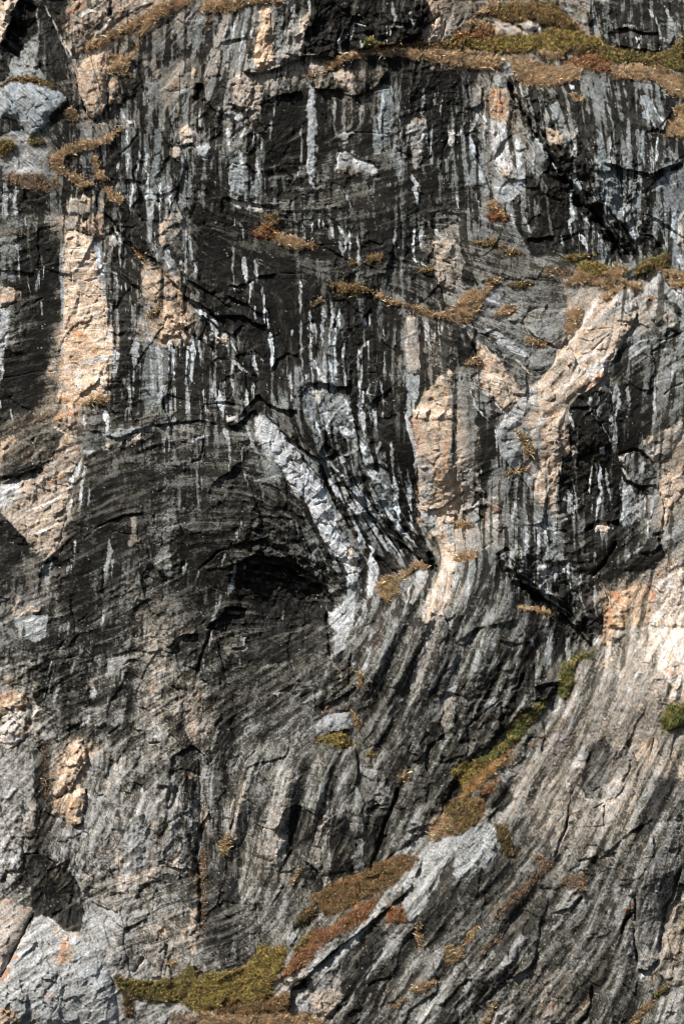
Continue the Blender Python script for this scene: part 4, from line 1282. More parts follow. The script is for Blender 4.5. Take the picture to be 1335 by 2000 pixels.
PLANTS = '''
A1 dry 470,295 560,220 700,165 800,105 900,30 960,0 1120,0 1040,55 950,85 880,150 820,215 800,200 840,140 700,200 620,250 520,290 ; grass_strip ; long diagonal strip of dry brown grass under the folded pinkish rock at the top
A1 dry 640,330 780,310 790,250 812,240 772,345 720,400 770,445 700,430 630,430 650,380 ; grass_patch ; forked patch of brown grass hanging to the right of the pale bulging rock
A1 dry 590,835 610,790 700,740 712,755 650,800 610,835 ; grass_tuft ; slim orange-brown tuft tapering up to the right below the bulging pink rock
A1 dry 330,900 380,850 460,825 580,825 585,845 540,860 400,900 360,920 280,935 ; grass_patch ; shaggy brown grass cushion on the ledge above the small grey slab, upper left
A1 dry 280,930 360,930 400,1000 470,1020 540,1080 480,1095 400,1030 300,975 ; grass_patch ; sparse brown grass running down the left and bottom edge of the small grey slab
A1 dry 538,900 556,900 582,1000 612,1030 602,1062 560,1030 ; grass_strip ; narrow vertical fringe of brown grass on the right edge of the small grey slab
A1 dry 608,1080 660,1120 720,1150 712,1190 680,1192 630,1140 ; grass_tuft ; drooping brown tuft above the gully at the left, near the top of the tan column
A1 green 0,820 60,815 110,840 80,890 0,920 ; heath_mat ; dark green mat at the left edge below the pale blue-grey crag
A1 green 160,810 250,800 265,835 190,852 ; heath_mat ; small green mat under the right half of the blue-grey crag
A1 olive 0,505 60,458 140,442 250,468 330,508 300,518 180,482 60,478 20,518 ; heath_mat ; thin olive mat along the flat top of the blue-grey crag
A1 dry 380,660 420,630 460,680 440,712 ; grass_tuft ; brown tuft in the notch between blue-grey crag and pink bulging rock
A1 dry 1193,128 1210,103 1237,108 1225,132 ; grass_tuft ; tiny lone brown tuft high on the dark wall left of the pale streaks
A2 dry -145,55 -130,5 0,-5 340,-5 330,22 150,22 0,78 -90,60 ; grass_strip ; brown grass band along the top edge above the orange-tan rock panel
A1 litter 0,1005 200,1000 330,1030 380,1090 250,1112 80,1082 ; grass_patch ; thin reddish-brown litter of grass on the ledge below the white rubble at the left edge
A2 dry 560,424 600,370 700,310 840,290 1000,275 1335,300 1360,375 1180,352 1000,327 870,322 740,342 640,387 ; grass_strip ; long pinkish-brown grass fringe overhanging the dark wall under the black bulging face
A2 olive 830,285 890,258 1130,248 1250,238 1335,195 1370,290 1180,280 1000,270 ; heath_mat ; yellow-olive mat on the ledge directly below the black bulging face
A2 bush 803,262 822,225 850,220 872,250 892,265 830,282 ; shrub ; little olive bush at the left end of the heath below the black bulging face
A2 dry 425,442 530,424 520,438 460,448 ; grass_strip ; hair-thin orange grass line on the pale ledge under the top overhang
A3 olive 180,60 290,5 420,-5 600,-5 620,40 700,90 740,150 700,172 560,132 500,122 470,90 380,110 330,120 250,95 ; heath_mat ; olive-green heath mound above and behind the two pink boulders
A3 russet 0,180 80,170 140,130 230,140 240,180 300,200 200,222 60,232 0,222 ; heath_mat ; russet heath left of the two pink boulders
A3 dry 60,140 80,110 200,115 232,140 140,130 ; grass_patch ; small brown grass patch beside the left pink boulder
A3 dry 140,62 230,-5 285,-5 180,62 ; grass_patch ; pale brown grass at the top edge left of the olive heath mound
A3 ygreen -10,215 150,225 320,192 500,195 560,150 720,160 880,220 900,262 720,262 650,312 480,292 350,302 250,302 120,282 -10,272 ; heath_mat ; broad yellow-green heath carpet just below the two pink boulders
A3 green 820,250 900,250 1080,280 1250,290 1280,250 1335,205 1350,400 1220,382 1100,350 920,350 850,322 ; heath_mat ; bright green and yellow heath carpet at the right edge below the dark crag
A3 russet 640,350 720,310 830,300 930,350 922,390 860,406 700,386 ; heath_mat ; deep russet heath patch between the green carpet and the brown grass
A3 dark 680,270 800,240 852,290 700,322 ; heath_mat ; dusky grey-brown heath patch in the middle of the top terrace
A3 dry -20,280 120,290 250,320 282,360 262,397 -20,385 ; grass_patch ; brown grass fringe just left of the standing grey wedge stone
A3 dry 335,330 480,340 560,390 660,370 760,400 720,450 600,492 420,492 360,440 ; grass_patch ; broad pinkish-brown grass apron right of the standing grey wedge stone
A3 dry 470,290 600,290 642,330 560,332 ; grass_patch ; small brown grass patch between yellow-green carpet and the grass apron
A3 dry 920,382 980,363 1180,370 1300,420 1345,430 1345,560 1240,520 1180,452 940,442 ; grass_patch ; thick brown grass cornice at the right edge under the green carpet
A3 dry 1215,770 1260,690 1290,610 1350,600 1350,790 1240,792 ; grass_patch ; brown grass cushion hanging at the right edge beside a shadowed wall
A3 dry 695,545 760,560 750,585 705,580 ; grass_tuft ; faint brown tuft on the wall below the small white stone
A3 dry 185,1190 230,1160 272,1200 230,1215 ; grass_tuft ; pale brown tuft at the foot of the orange and white rock pillar
B1 litter 0,178 40,160 130,160 132,172 30,187 ; grass_strip ; thin orange grass line on a small ledge at the left edge
B1 dry 778,250 830,280 842,330 800,312 ; grass_tuft ; brown tuft above the ragged tan slab in the left gully
B1 dry 850,650 900,605 925,600 905,645 ; grass_tuft ; small brown tuft between the two tan slabs of the left gully
B1 straw 480,1160 530,1120 580,1110 634,1130 600,1162 ; grass_tuft ; straw coloured grass at the foot of the tall tan column
B2 russet 160,152 200,120 240,100 282,140 300,150 282,205 240,205 180,190 ; grass_patch ; rounded russet grass cushion left of the mossy crack in the upper middle wall
B2 olive 205,60 290,48 322,90 302,150 280,140 262,100 ; moss_cushion ; mustard moss topping the russet cushion in the upper middle wall
B2 dry 300,152 325,180 400,188 460,210 505,242 400,262 320,236 285,205 ; grass_strip ; brown and olive grass sausage trailing down right from the russet cushion
B2 olive 812,300 850,290 902,302 892,340 832,336 ; moss_cushion ; isolated oval olive grass cushion alone on the grey slope
B2 olive 598,480 640,453 780,463 842,500 780,526 660,516 ; moss_cushion ; flat olive moss cushion with brown underside capping the streaked dark wall
B2 dry 508,582 560,533 564,560 520,584 ; grass_tuft ; small brown tuft down left of the flat olive moss cushion
B2 dry 842,500 950,555 1050,573 1150,608 1310,636 1310,668 1180,645 1100,605 940,570 860,520 ; grass_strip ; thin brown grass line running down right from the olive moss cushion along a ledge
B2 olive 720,320 745,322 778,350 750,354 ; moss_cushion ; small dark tuft in the slanting crack above the olive moss cushion
B2 olive 520,228 552,226 556,245 525,250 ; grass_tuft ; tiny olive tuft at the head of the slanting crack
B2 olive 1125,380 1190,360 1200,380 1140,405 ; moss_cushion ; faint mustard moss smear left of the pale tan block
B3 dry 0,600 60,520 100,500 160,500 220,470 165,560 150,600 80,690 0,672 ; grass_patch ; big shaggy tan grass clump below the pale tan block
B3 dry 235,642 310,580 372,600 300,642 ; grass_tuft ; tan grass wedge on the grey slabs right of the big shaggy clump
B3 olive 308,467 400,443 470,458 420,488 330,482 ; heath_mat ; olive grass sliver on the seam between two grey slabs
B3 dry 200,430 260,428 272,455 210,457 ; grass_tuft ; small tan tuft above the big shaggy clump
B3 olive 265,265 350,258 412,290 340,300 ; heath_mat ; mustard sliver on the grey slope below the russet patch
B3 olive 105,215 230,198 282,232 200,238 ; heath_mat ; thin olive streak of plants below the russet patch
B3 dry 415,770 500,790 562,810 520,832 440,802 ; grass_strip ; tan grass line below the overhanging grey block
B3 dry 658,620 740,598 742,660 690,752 653,742 ; grass_patch ; tan grass slot beside the white seam of the folded rock
B3 dry 655,455 720,385 830,425 930,380 950,350 1012,370 900,492 840,472 760,452 680,472 ; grass_patch ; tan grass sheet under the yellow moss on the right ledge
B3 ygreen 720,360 730,330 830,330 932,368 900,402 820,417 740,402 ; moss_cushion ; bright yellow moss patch on the right ledge
B3 ygreen 635,312 700,288 812,290 790,307 690,332 ; moss_cushion ; yellow-green moss strip on the ledge left of the dark gully foot
B3 green 1038,370 1100,320 1220,280 1257,310 1250,367 1150,362 1100,412 1058,402 ; shrub ; dark green juniper-like bush at the foot of the dark gully
B3 dry 840,545 920,490 1000,440 982,482 880,555 ; grass_strip ; tan grass edge along the top of the folded pale rock
B3 dry 960,440 1090,450 1082,497 1010,482 ; grass_patch ; tan grass in the saddle right of the folded pale rock
B3 dry 1190,370 1300,380 1340,400 1340,430 1260,422 ; grass_patch ; brown grass under the dark green bush at the right edge
B3 dry 1250,440 1345,420 1345,480 1270,477 ; grass_tuft ; lowest brown tuft at the right edge beside the orange-lichened knob
B3 dry 70,915 130,870 152,900 110,932 ; grass_tuft ; small tan tuft left of the tan rock wedge
B3 russet 178,62 240,22 322,60 312,92 230,97 ; heath_mat ; isolated russet heath patch on the pale grey wall
B3 litter 490,385 560,358 690,388 662,422 520,412 ; grass_patch ; sparse straw grass left of the yellow moss
C1 litter 195,45 330,0 322,17 220,62 ; grass_strip ; faint brown grass line above the orange stained block at the left
C2 straw 885,980 960,955 1012,990 1002,1060 940,1122 890,1085 ; grass_tuft ; wispy straw tuft with orange lichen at the lower end of the white rock vein
C2 dry 1085,892 1130,875 1162,920 1100,922 1012,992 1000,975 ; grass_strip ; brown grass edge right of the wispy straw tuft
C3 straw 265,377 330,350 442,335 432,352 330,377 290,397 ; grass_strip ; straw grass line below the pale lump of rock
C3 straw 358,120 412,150 442,200 462,290 418,287 398,190 ; grass_strip ; vertical mustard grass strip right of the pale lump of rock
C3 dry 0,872 60,830 142,825 132,852 40,888 ; grass_tuft ; brown tuft on the top of the streaked grey middle slab
C3 straw 0,650 100,653 112,682 20,684 ; grass_tuft ; straw tuft left of the pale rounded stones
C3 dry 378,1150 500,1148 592,1180 562,1200 450,1172 ; grass_strip ; brown grass fringe at the top of the slab under the dark streaked gully
C3 litter 1160,942 1272,872 1232,922 ; grass_strip ; faint brown grass above the orange stained block on the right
D1 litter 255,760 275,760 292,1000 270,1072 245,1052 260,900 ; grass_strip ; vertical mustard plant strip left of the two orange slabs
D2 ygreen 515,742 600,688 702,688 742,762 660,772 600,742 ; moss_cushion ; yellow-green moss triangle below the bluish block in the middle
D2 ygreen 808,812 840,793 872,810 850,827 ; moss_cushion ; small bright moss spot right of the moss triangle
D2 straw 1005,935 1055,900 1062,950 1022,985 ; grass_tuft ; pale straw tuft at the head of the dark crack in the lower middle
D2 straw 720,570 745,560 785,640 770,660 ; grass_strip ; straw roots trickling down beside the bluish block
D2 straw 760,330 790,330 795,420 775,420 ; grass_strip ; mustard moss trickle in the central groove
D3 bush 608,340 640,280 690,258 802,203 790,232 700,292 692,400 650,482 603,460 ; shrub ; compact dark green bush at the top end of the diagonal gully
D3 bush 542,495 520,560 440,640 380,720 300,800 200,862 108,850 220,790 310,692 340,612 420,550 490,503 ; shrub ; long green leafy shrub row filling the diagonal gully under the dark overhang
D3 ygreen 15,862 110,843 212,860 132,960 60,1002 -10,910 ; shrub ; yellow-green low shrub at the lower left end of the leafy shrub row
D3 ochre 60,1002 240,840 342,768 302,842 250,882 160,982 50,1062 ; grass_strip ; golden grass slope below the leafy shrub row
D3 russet 160,1002 250,938 222,1022 130,1064 ; heath_mat ; rusty green cushion in the middle of the golden grass
D3 olive -20,1080 130,1048 192,1110 130,1205 50,1256 -60,1256 -100,1200 -60,1110 ; heath_mat ; russet and green heath cushion above the smooth bluish slab
D3 bush 1188,600 1230,508 1290,520 1345,475 1345,620 1280,652 1208,667 ; shrub ; dark green bush on the pale slab at the right edge
D3 litter 440,745 580,640 650,588 622,642 500,742 440,782 ; grass_strip ; sparse tan grass along the rib of the right buttress
D3 litter 300,880 360,760 400,740 340,830 ; grass_strip ; tan grass edge right of the golden grass slope
E2 heath 488,500 560,458 690,388 832,350 880,300 1000,260 1112,270 1060,342 960,432 870,482 700,562 600,622 540,562 ; heath_mat ; long brown-olive heath bank at the foot of the ribbed wall, lower middle
E2 russet 640,650 740,560 870,500 860,562 800,642 700,692 ; grass_patch ; fox-red grass patch on the lower edge of the brown-olive heath bank
E2 dark 398,652 440,580 520,528 522,600 510,640 410,667 ; heath_mat ; dark olive heath clump left of the small grey stone
E2 russet 918,640 950,540 1020,558 1042,632 ; heath_mat ; russet-olive clump in the notch beside the big bluish slab
E2 russet 350,900 510,700 640,660 692,690 560,772 480,862 400,932 300,972 ; heath_mat ; sloping russet heath strip above the pale striped slab, lower middle
E2 green 398,792 510,688 512,742 420,802 ; shrub ; small deep green shrub at the left rim of the russet heath strip
E2 ygreen -20,940 150,882 200,790 340,778 362,832 320,932 280,1002 260,1082 100,1112 -20,1102 ; heath_mat ; bright yellow-green heath carpet at the bottom, left of the russet strip
E2 heath -60,1102 100,1112 260,1082 372,1040 392,1082 360,1152 270,1172 0,1182 -60,1170 ; heath_mat ; brownish heath band below the bright yellow-green carpet
E2 dry -120,1170 100,1182 250,1172 400,1162 560,1202 602,1260 -120,1260 ; grass_patch ; tan dry grass sheet along the bottom edge beside the pink-faced boulder
E2 dry 1180,82 1270,20 1300,60 1345,100 1345,140 1240,150 1200,192 ; grass_patch ; orange-brown grass tongue above the smooth bluish slab
E1 green 680,950 760,972 900,982 1050,962 1100,888 1162,932 1130,1002 1060,1102 900,1112 760,1062 700,1032 ; heath_mat ; green heath mat right of the big grey boulder at the bottom
E1 ygreen 1060,1112 1130,1002 1200,942 1310,935 1310,1100 1180,1182 ; heath_mat ; yellow-green heath mound between the green mat and the bright carpet at the bottom
E1 dark 700,1012 760,1082 782,1202 740,1182 ; shrub ; dark twiggy bush against the right flank of the big grey boulder
E1 litter 1150,250 1202,230 1202,500 1190,742 1170,602 1180,500 1165,400 ; grass_strip ; olive-brown grass strip growing down the long vertical crack
E1 straw 1270,220 1330,140 1335,180 1290,270 ; grass_tuft ; straw tuft right of the long vertical crack
E1 litter 1000,1180 1150,1160 1335,1180 1335,1246 1000,1246 ; grass_patch ; brown dead grass on the gravelly bottom edge
E1 straw 970,890 1000,865 1040,880 1000,910 ; moss_cushion ; small round mustard cushion at the foot of the wall above the green mat
E2 straw 375,410 430,340 440,360 390,430 ; grass_strip ; straw line in the cracked dark rock below the first pale rib
E2 straw 1258,770 1310,768 1335,860 1272,872 ; grass_tuft ; straw tuft between the two lower right slabs
E2 straw 1100,680 1120,640 1145,790 1115,780 ; grass_strip ; straw grass down the slot below the russet-olive clump
E2 dry 1060,1030 1120,990 1205,980 1130,1040 ; grass_tuft ; brown tuft on the dark striped slab near the bottom
E2 dry 965,1122 1040,1065 1045,1090 985,1135 ; grass_tuft ; lowest brown tuft on the dark striped slab
E2 straw 0,200 30,130 40,200 0,262 ; grass_tuft ; straw tuft beside the left of the pale ribs in the lower middle
E3 dark 232,80 290,78 358,262 300,278 248,160 ; heath_mat ; dark green plants down the right edge of the smooth bluish slab
E3 litter 205,582 380,430 480,340 540,298 562,322 480,402 360,522 240,624 ; grass_strip ; long sparse tan grass seam climbing across the lower right buttress
E3 litter 590,432 640,368 762,358 742,482 640,422 ; grass_patch ; thin tan grass patch in the middle of the lower right buttress
E3 litter 130,812 290,688 262,742 150,824 ; grass_strip ; tan grass seam on the dark lower buttress slab
E3 straw 60,722 150,638 102,742 70,760 ; grass_strip ; straw tuft line left on the lower buttress
E3 straw 0,782 40,758 52,850 0,862 ; grass_tuft ; standing straw tuft with tall stalks on the lower buttress
E3 straw 138,1250 220,1110 242,1098 182,1250 ; grass_strip ; straw grass beside the pale rock at the bottom edge, lower right
E3 green 1138,1062 1222,983 1227,1022 1160,1072 ; moss_cushion ; dark green moss in the lowest right crevice
E3 straw 985,1250 1060,1138 1165,1068 1150,1110 1040,1230 ; grass_strip ; mustard grass line running out of the lowest right crevice
E3 litter 440,250 480,330 540,290 500,260 ; grass_tuft ; straw tuft in the notch under the central crack of the buttress
'''
ROCKS = '''
84 P rock_slab - big grey slab streaked downwards above the bushy gully
85 P rock_slab - low hump with pale ribs
1 P rock_block - pale pink-tan rock corner at the top left, throwing a deep shadow
2 P rock_slab - folded pinkish gneiss with red lichen at the top left
3 P rock_bulge - bulging pale pink rock with dark underside
4 P rock_slab - brown-grey triangular slab
5 P rock_block - cream coloured block
6 P rock_block - white rounded block
7 T stone stone small pale stone perched on the dark wall right of the slim orange-brown tuft
8 T rock_outcrop rock pale blue-grey crag with a flat mossy top at the left edge
9 P rock_panel - orange-tan panel
10 P rock_block - sunlit cream slab beside the black bulge
11 P rock_block - crumpled pinkish rock
12 P rock_flake - scalloped brown flake with a pale pink scale
13 P rock_slab - white streaked slab with an orange tip
14 P rock_block - pale wedge
16 P rock_slab - grey slab below the upper right crag
17 T boulder boulder larger and left of two pink boulders lying on the top heath terrace
18 T boulder boulder smaller and right of two pink boulders lying on the top heath terrace
19 T boulder boulder standing grey wedge stone at the terrace edge above the diagonal gully
20 T stone stone small white stone on the brown grass edge of the top terrace
21 P rock_block - pinkish block
24 P rock_column - tall tan column
25 P rock_slab - ragged tan slab
26 P rock_slab - orange-tan splintered slab
28 T rock_block rock big pale tan rock block jutting out beside the grey slope, upper right of centre
29 T stone stone bright white egg-shaped stone in the dark cleft at the centre
30 P rock_block - pale block
31 P rock_block - grey overhanging block
32 P rock_flake - dark upright blade
33 P rock_fold - pale folded rock band
34 P rock_knob - pointed knob with orange lichen
36 P rock_block - orange stained block
37 P rock_slab - sunlit layered tan slab
39 T stone stone smooth pale stone lodged at the left end of the central dark cleft
40 P rock_vein - bright white rock vein
41 P rock_column - rough tan column
42 P rock_bulge - pale lump
43 P rock_slab - tan slab
44 P rock_prism - dark angular prism
45 P rock_slab - cream slab
46 P rock_block - dark streaked hanging block
47 P rock_block - small cream wedge
48 P rock_slab - orange-tan rib
49 P rock_flake - grey leaning fin
50 T boulder boulder uppermost of the pale stones wedged below the rough tan column
51 T boulder boulder grey stone just under the uppermost of the pale wedged stones
52 T boulder boulder lowest and palest of the stones wedged below the rough tan column
54 P rock_block - rust stained block
57 P rock_slab - upper orange slab
58 P rock_slab - lower orange slab
61 P rock_block - bluish block
63 P rock_rib - pale pink-centred rib
67 T boulder boulder smaller grey-pink boulder cut off by the left edge, split from its bigger neighbour
68 T boulder boulder huge light grey boulder with orange lichen filling the bottom left corner
69 T stone stone small cube of pale rock resting beside the long vertical crack
70 T rock_flake rock thin pointed rock fin leaning at the foot of the wall above the green mat
71 P rock_rib - second pale rib
72 T boulder boulder pale grey stone at the left rim of the small deep green shrub
73 T boulder boulder small rounded grey stone amid the brown-olive heath bank
75 P rock_slab - smooth bluish slab
76 T boulder boulder rounded bluish-grey boulder at the bottom, left of the pink-faced one
77 T boulder boulder pink-faced cracked boulder at the bottom beside the tan dry grass
79 P rock_slab - striped grey pillar
82 P rock_slab - grey bottom corner slab
'''

# ------------------------------------------------------------------ helpers
rng = np.random.default_rng(7)
K = 450.0 / 1335.0
ROW = {'A': 0, 'B': 400, 'C': 800, 'D': 1200, 'E': 1580}
COL = {'1': 0, '2': 440, '3': 885}

def pts_of(text, tile):
    if tile[0] == 'R':                     # whole-face features, in plan units
        return np.array([[float(v) for v in t.split(',')] for t in text.split()])
    ox, oy = COL[tile[1]], ROW[tile[0]]
    out = []
    for t in text.split():
        x, y = t.split(',')
        out.append((ox + float(x) * K, oy + float(y) * K))
    return np.array(out)

def sstep(lo, hi, v):
    t = np.clip((v - lo) / (hi - lo), 0, 1)
    return t * t * (3 - 2 * t)

PERM = {}
def perlin(x, y, seed=0):
    if seed not in PERM:
        r = np.random.default_rng(1000 + seed)
        ang = r.uniform(0, 2 * np.pi, (256, 256)).astype(np.float32)
        PERM[seed] = (np.cos(ang), np.sin(ang))
    gx, gy = PERM[seed]
    x0 = np.floor(x).astype(np.int32); y0 = np.floor(y).astype(np.int32)
    fx = (x - x0).astype(np.float32); fy = (y - y0).astype(np.float32)
    u = fx * fx * fx * (fx * (fx * 6 - 15) + 10)
    v = fy * fy * fy * (fy * (fy * 6 - 15) + 10)
    x0 &= 255; y0 &= 255
    x1 = (x0 + 1) & 255; y1 = (y0 + 1) & 255
    def g(ix, iy, dx, dy):
        return gx[iy, ix] * dx + gy[iy, ix] * dy
    a_ = g(x0, y0, fx, fy); b_ = g(x1, y0, fx - 1, fy)
    c_ = g(x0, y1, fx, fy - 1); d_ = g(x1, y1, fx - 1, fy - 1)
    ab = a_ + u * (b_ - a_); cd = c_ + u * (d_ - c_)
    return (ab + v * (cd - ab)) * 1.5

def fbm(x, y, seed, octs=4, gain=0.5):
    s = 0; amp = 1.0; f = 1.0
    for o in range(octs):
        s = s + amp * perlin(x * f + 17.3 * o, y * f - 9.1 * o, seed + o)
        amp *= gain; f *= 2.03
    return s

# ------------------------------------------------------------------ the grid of the rock face
STEP = 1.62
def axis(lo, hi):
    core = np.arange(lo - 26, hi + 26, STEP)
    out_lo, out_hi = [], []
    p, d = core[0], STEP
    while p > lo - 420:
        d = min(d * 1.35, 14); p -= d; out_lo.append(p)
    p, d = core[-1], STEP
    while p < hi + 420:
        d = min(d * 1.35, 14); p += d; out_hi.append(p)
    return np.concatenate([out_lo[::-1], core, out_hi]).astype(np.float32)
xs, ys = axis(0, 1335), axis(0, 2000)
nx, ny = len(xs), len(ys)
X, Y = np.meshgrid(xs, ys)

def warp(seed, k):
    return (4.0 * k * perlin(X / 42, Y / 42, seed) + 2.4 * k * perlin(X / 14, Y / 14, seed + 1)
            + 1.3 * k * perlin(X / 5.5, Y / 5.5, seed + 2))
XW = X + warp(10, 1.0)
YW = Y + warp(20, 1.0)
XG = X * 0.45 + XW * 0.55
YG = Y * 0.45 + YW * 0.55
LOW = sstep(1060, 1300, Y + 0.12 * (X - 667) )

# coarse control fields
LX, LY = np.arange(-480, 1816, 8.0), np.arange(-480, 2481, 8.0)
LGX, LGY = np.meshgrid(LX, LY)
def control(rows, sigma, ncol):
    w_sum = np.full(LGX.shape, 1e-9)
    acc = [np.zeros(LGX.shape) for _ in range(ncol)]
    for r in rows:
        d2 = (LGX - r[0]) ** 2 + (LGY - r[1]) ** 2
        w = np.exp(-d2 / (2 * sigma * sigma)) + 1e-4 / (1 + d2 / 1e4)
        w_sum += w
        for k in range(ncol):
            acc[k] += w * r[2 + k]
    return [q / w_sum for q in acc]
def lift(f, x, y):
    fx = np.clip((x - LX[0]) / 8.0, 0, len(LX) - 1.001); fy = np.clip((y - LY[0]) / 8.0, 0, len(LY) - 1.001)
    ix = fx.astype(np.int32); iy = fy.astype(np.int32)
    u = fx - ix; v = fy - iy
    return ((f[iy, ix] * (1 - u) + f[iy, ix + 1] * u) * (1 - v)
            + (f[iy + 1, ix] * (1 - u) + f[iy + 1, ix + 1] * u) * v).astype(np.float32)
def rows_of(text):
    return [[float(q) for q in r.split()] for r in text.replace('\n', ';').split(';') if r.strip()]

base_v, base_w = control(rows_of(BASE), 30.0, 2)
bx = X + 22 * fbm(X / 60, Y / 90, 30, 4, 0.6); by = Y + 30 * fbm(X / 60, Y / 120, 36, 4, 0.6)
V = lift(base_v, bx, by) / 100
W = lift(base_w, bx, by) / 100
O = np.zeros_like(V)
H = lift(control(rows_of(HEIGHTS), 75.0, 1)[0], X, Y)

fr = [[r[0], r[1], math.cos(2 * math.radians(r[2])), math.sin(2 * math.radians(r[2]))] for r in rows_of(FOLIATION)]
fc, fs = control(fr, 60.0, 2)
FA = 0.5 * np.arctan2(lift(fs, X, Y), lift(fc, X, Y)) + 0.22 * fbm(X / 45, Y / 45, 40, 3)
sr = [[r[0], r[1], r[2], r[3]] for r in rows_of(STREAKS)]
sa, sd_ = control(sr, 55.0, 2)
SA = np.radians(lift(sa, X, Y)) + 0.16 * fbm(X / 14, Y / 30, 44, 3)
SD = np.clip(lift(sd_, X, Y) + 0.22 * fbm(X / 40, Y / 60, 48, 3), 0, 1.2)

def blur(f, n):
    for _ in range(n):
        f = (f + np.roll(f, 1, 0) + np.roll(f, -1, 0)) / 3
        f = (f + np.roll(f, 1, 1) + np.roll(f, -1, 1)) / 3
    return f
def streamline(noise, ang, n):
    ux, uy = np.cos(ang).astype(np.float32), np.sin(ang).astype(np.float32)
    gx, gy = np.meshgrid(np.arange(nx, dtype=np.float32), np.arange(ny, dtype=np.float32))
    acc = noise.copy()
    for sgn in (1, -1):
        px, py = gx.copy(), gy.copy()
        dx, dy = ux * sgn, uy * sgn
        for k in range(n):
            px += dx; py += dy
            ix = np.clip(np.rint(px), 0, nx - 1).astype(np.int32); iy = np.clip(np.rint(py), 0, ny - 1).astype(np.int32)
            acc += noise[iy, ix] * (1 - k / n)
            vx, vy = ux[iy, ix], uy[iy, ix]
            flip = np.where(vx * dx + vy * dy < 0, -1, 1).astype(np.float32)
            dx, dy = vx * flip, vy * flip
    acc -= acc.mean()
    return acc / acc.std()
def white(n=0):
    f = rng.standard_normal((ny, nx)).astype(np.float32)
    return blur(f, n) if n else f
FOLF = streamline(white(0), FA, 11)
FOLB = streamline(white(3), FA, 26)
STRF = streamline(white(1), SA, 26)
STRB = streamline(white(5), SA, 55)
STR = STRF * 0.62 + STRB * 0.62 + 0.25 * fbm(X / 6, Y / 14, 55, 2)
STR /= STR.std()
print('fields', round(time.time() - T0, 1))

# ------------------------------------------------------------------ broken rock relief
NG0 = fbm(X / 60, Y / 60, 62, 3)
def facets(size, stretch, tilt, off, seed):
    r = np.random.default_rng(seed)
    u = (X + 0.14 * size * fbm(X / size, Y / size, seed, 2)) / size
    v = (Y + 0.14 * size * fbm(X / size + 5, Y / size + 5, seed + 3, 2)) / (size * stretch)
    jx, jy, tx, ty, oz = (r.uniform(-1, 1, (256, 256)).astype(np.float32) for _ in range(5))
    iu = np.floor(u).astype(np.int32); iv = np.floor(v).astype(np.int32)
    best = np.full(u.shape, 1e9, np.float32); out = np.zeros_like(u)
    for du in (-1, 0, 1):
        for dv in (-1, 0, 1):
            cu, cv = iu + du, iv + dv
            mu, mv = cu & 255, cv & 255
            px = u - (cu + 0.5 + 0.45 * jx[mv, mu]); py = v - (cv + 0.5 + 0.45 * jy[mv, mu])
            d = px * px + py * py
            val = tilt * size * (px * tx[mv, mu] + py * stretch * ty[mv, mu]) + off * oz[mv, mu]
            m = d < best
            best = np.where(m, d, best); out = np.where(m, val, out)
    return out
rough = np.maximum(sstep(-0.5, 0.6, fbm(X / 150, Y / 150, 60, 3)), 0.40 * LOW)
H = H + 3.0 * fbm(X / 130, Y / 160, 70, 3)
H += 0.9 * fbm(X / 26, Y / 26, 75, 3) * (0.6 + rough)
H += (0.35 + 0.65 * rough) * facets(70, 1.6, 0.11, 1.0, 81)
H += (0.15 + 0.85 * rough) * facets(27, 1.6, 0.15, 0.7, 82)
H += (0.20 + 0.80 * rough) * facets(11, 1.4, 0.19, 0.35, 83)
H += 0.09 * FOLF * (0.4 + rough) + 0.42 * FOLB * (0.35 + rough)
H += (0.40 + 0.4 * rough) * fbm(X / 7, Y / 7, 86, 3, 0.65)
RIB = streamline(white(9), FA, 60)
crag = LOW * sstep(520, 300, X) * sstep(-20, 20, 1740 + 0.66 * X - Y)
H += crag * (0.55 * facets(26, 2.6, 0.16, 0.8, 88) + 0.30 * STRF + 0.35 * STRB)
BAND = streamline(white(7), SA, 110)
BAND2 = streamline(white(3), SA, 80)
H += 0.55 * LOW * BAND * sstep(0.2, 0.6, SD)
H += RIB * (0.20 + 0.75 * LOW * sstep(420, 640, X)) * np.clip(0.7 + NG0, 0.1, 2)

# ------------------------------------------------------------------ drawn features
def win(p, m):
    i0 = max(np.searchsorted(xs, p[:, 0].min() - m) - 1, 0); i1 = min(np.searchsorted(xs, p[:, 0].max() + m) + 1, nx)
    j0 = max(np.searchsorted(ys, p[:, 1].min() - m) - 1, 0); j1 = min(np.searchsorted(ys, p[:, 1].max() + m) + 1, ny)
    return (slice(j0, j1), slice(i0, i1))
def poly_sd(p, x, y):
    d2 = np.full(x.shape, 1e9, np.float32); inside = np.zeros(x.shape, bool)
    n = len(p)
    for i in range(n):
        ax, ay = p[i]; bx_, by_ = p[(i + 1) % n]
        ex, ey = bx_ - ax, by_ - ay
        t = np.clip(((x - ax) * ex + (y - ay) * ey) / (ex * ex + ey * ey + 1e-9), 0, 1)
        d2 = np.minimum(d2, (x - ax - t * ex) ** 2 + (y - ay - t * ey) ** 2)
        if ay != by_:
            c = ((ay > y) != (by_ > y)) & (x < (bx_ - ax) * (y - ay) / (by_ - ay) + ax)
            inside ^= c
    d = np.sqrt(d2)
    return np.where(inside, d, -d)
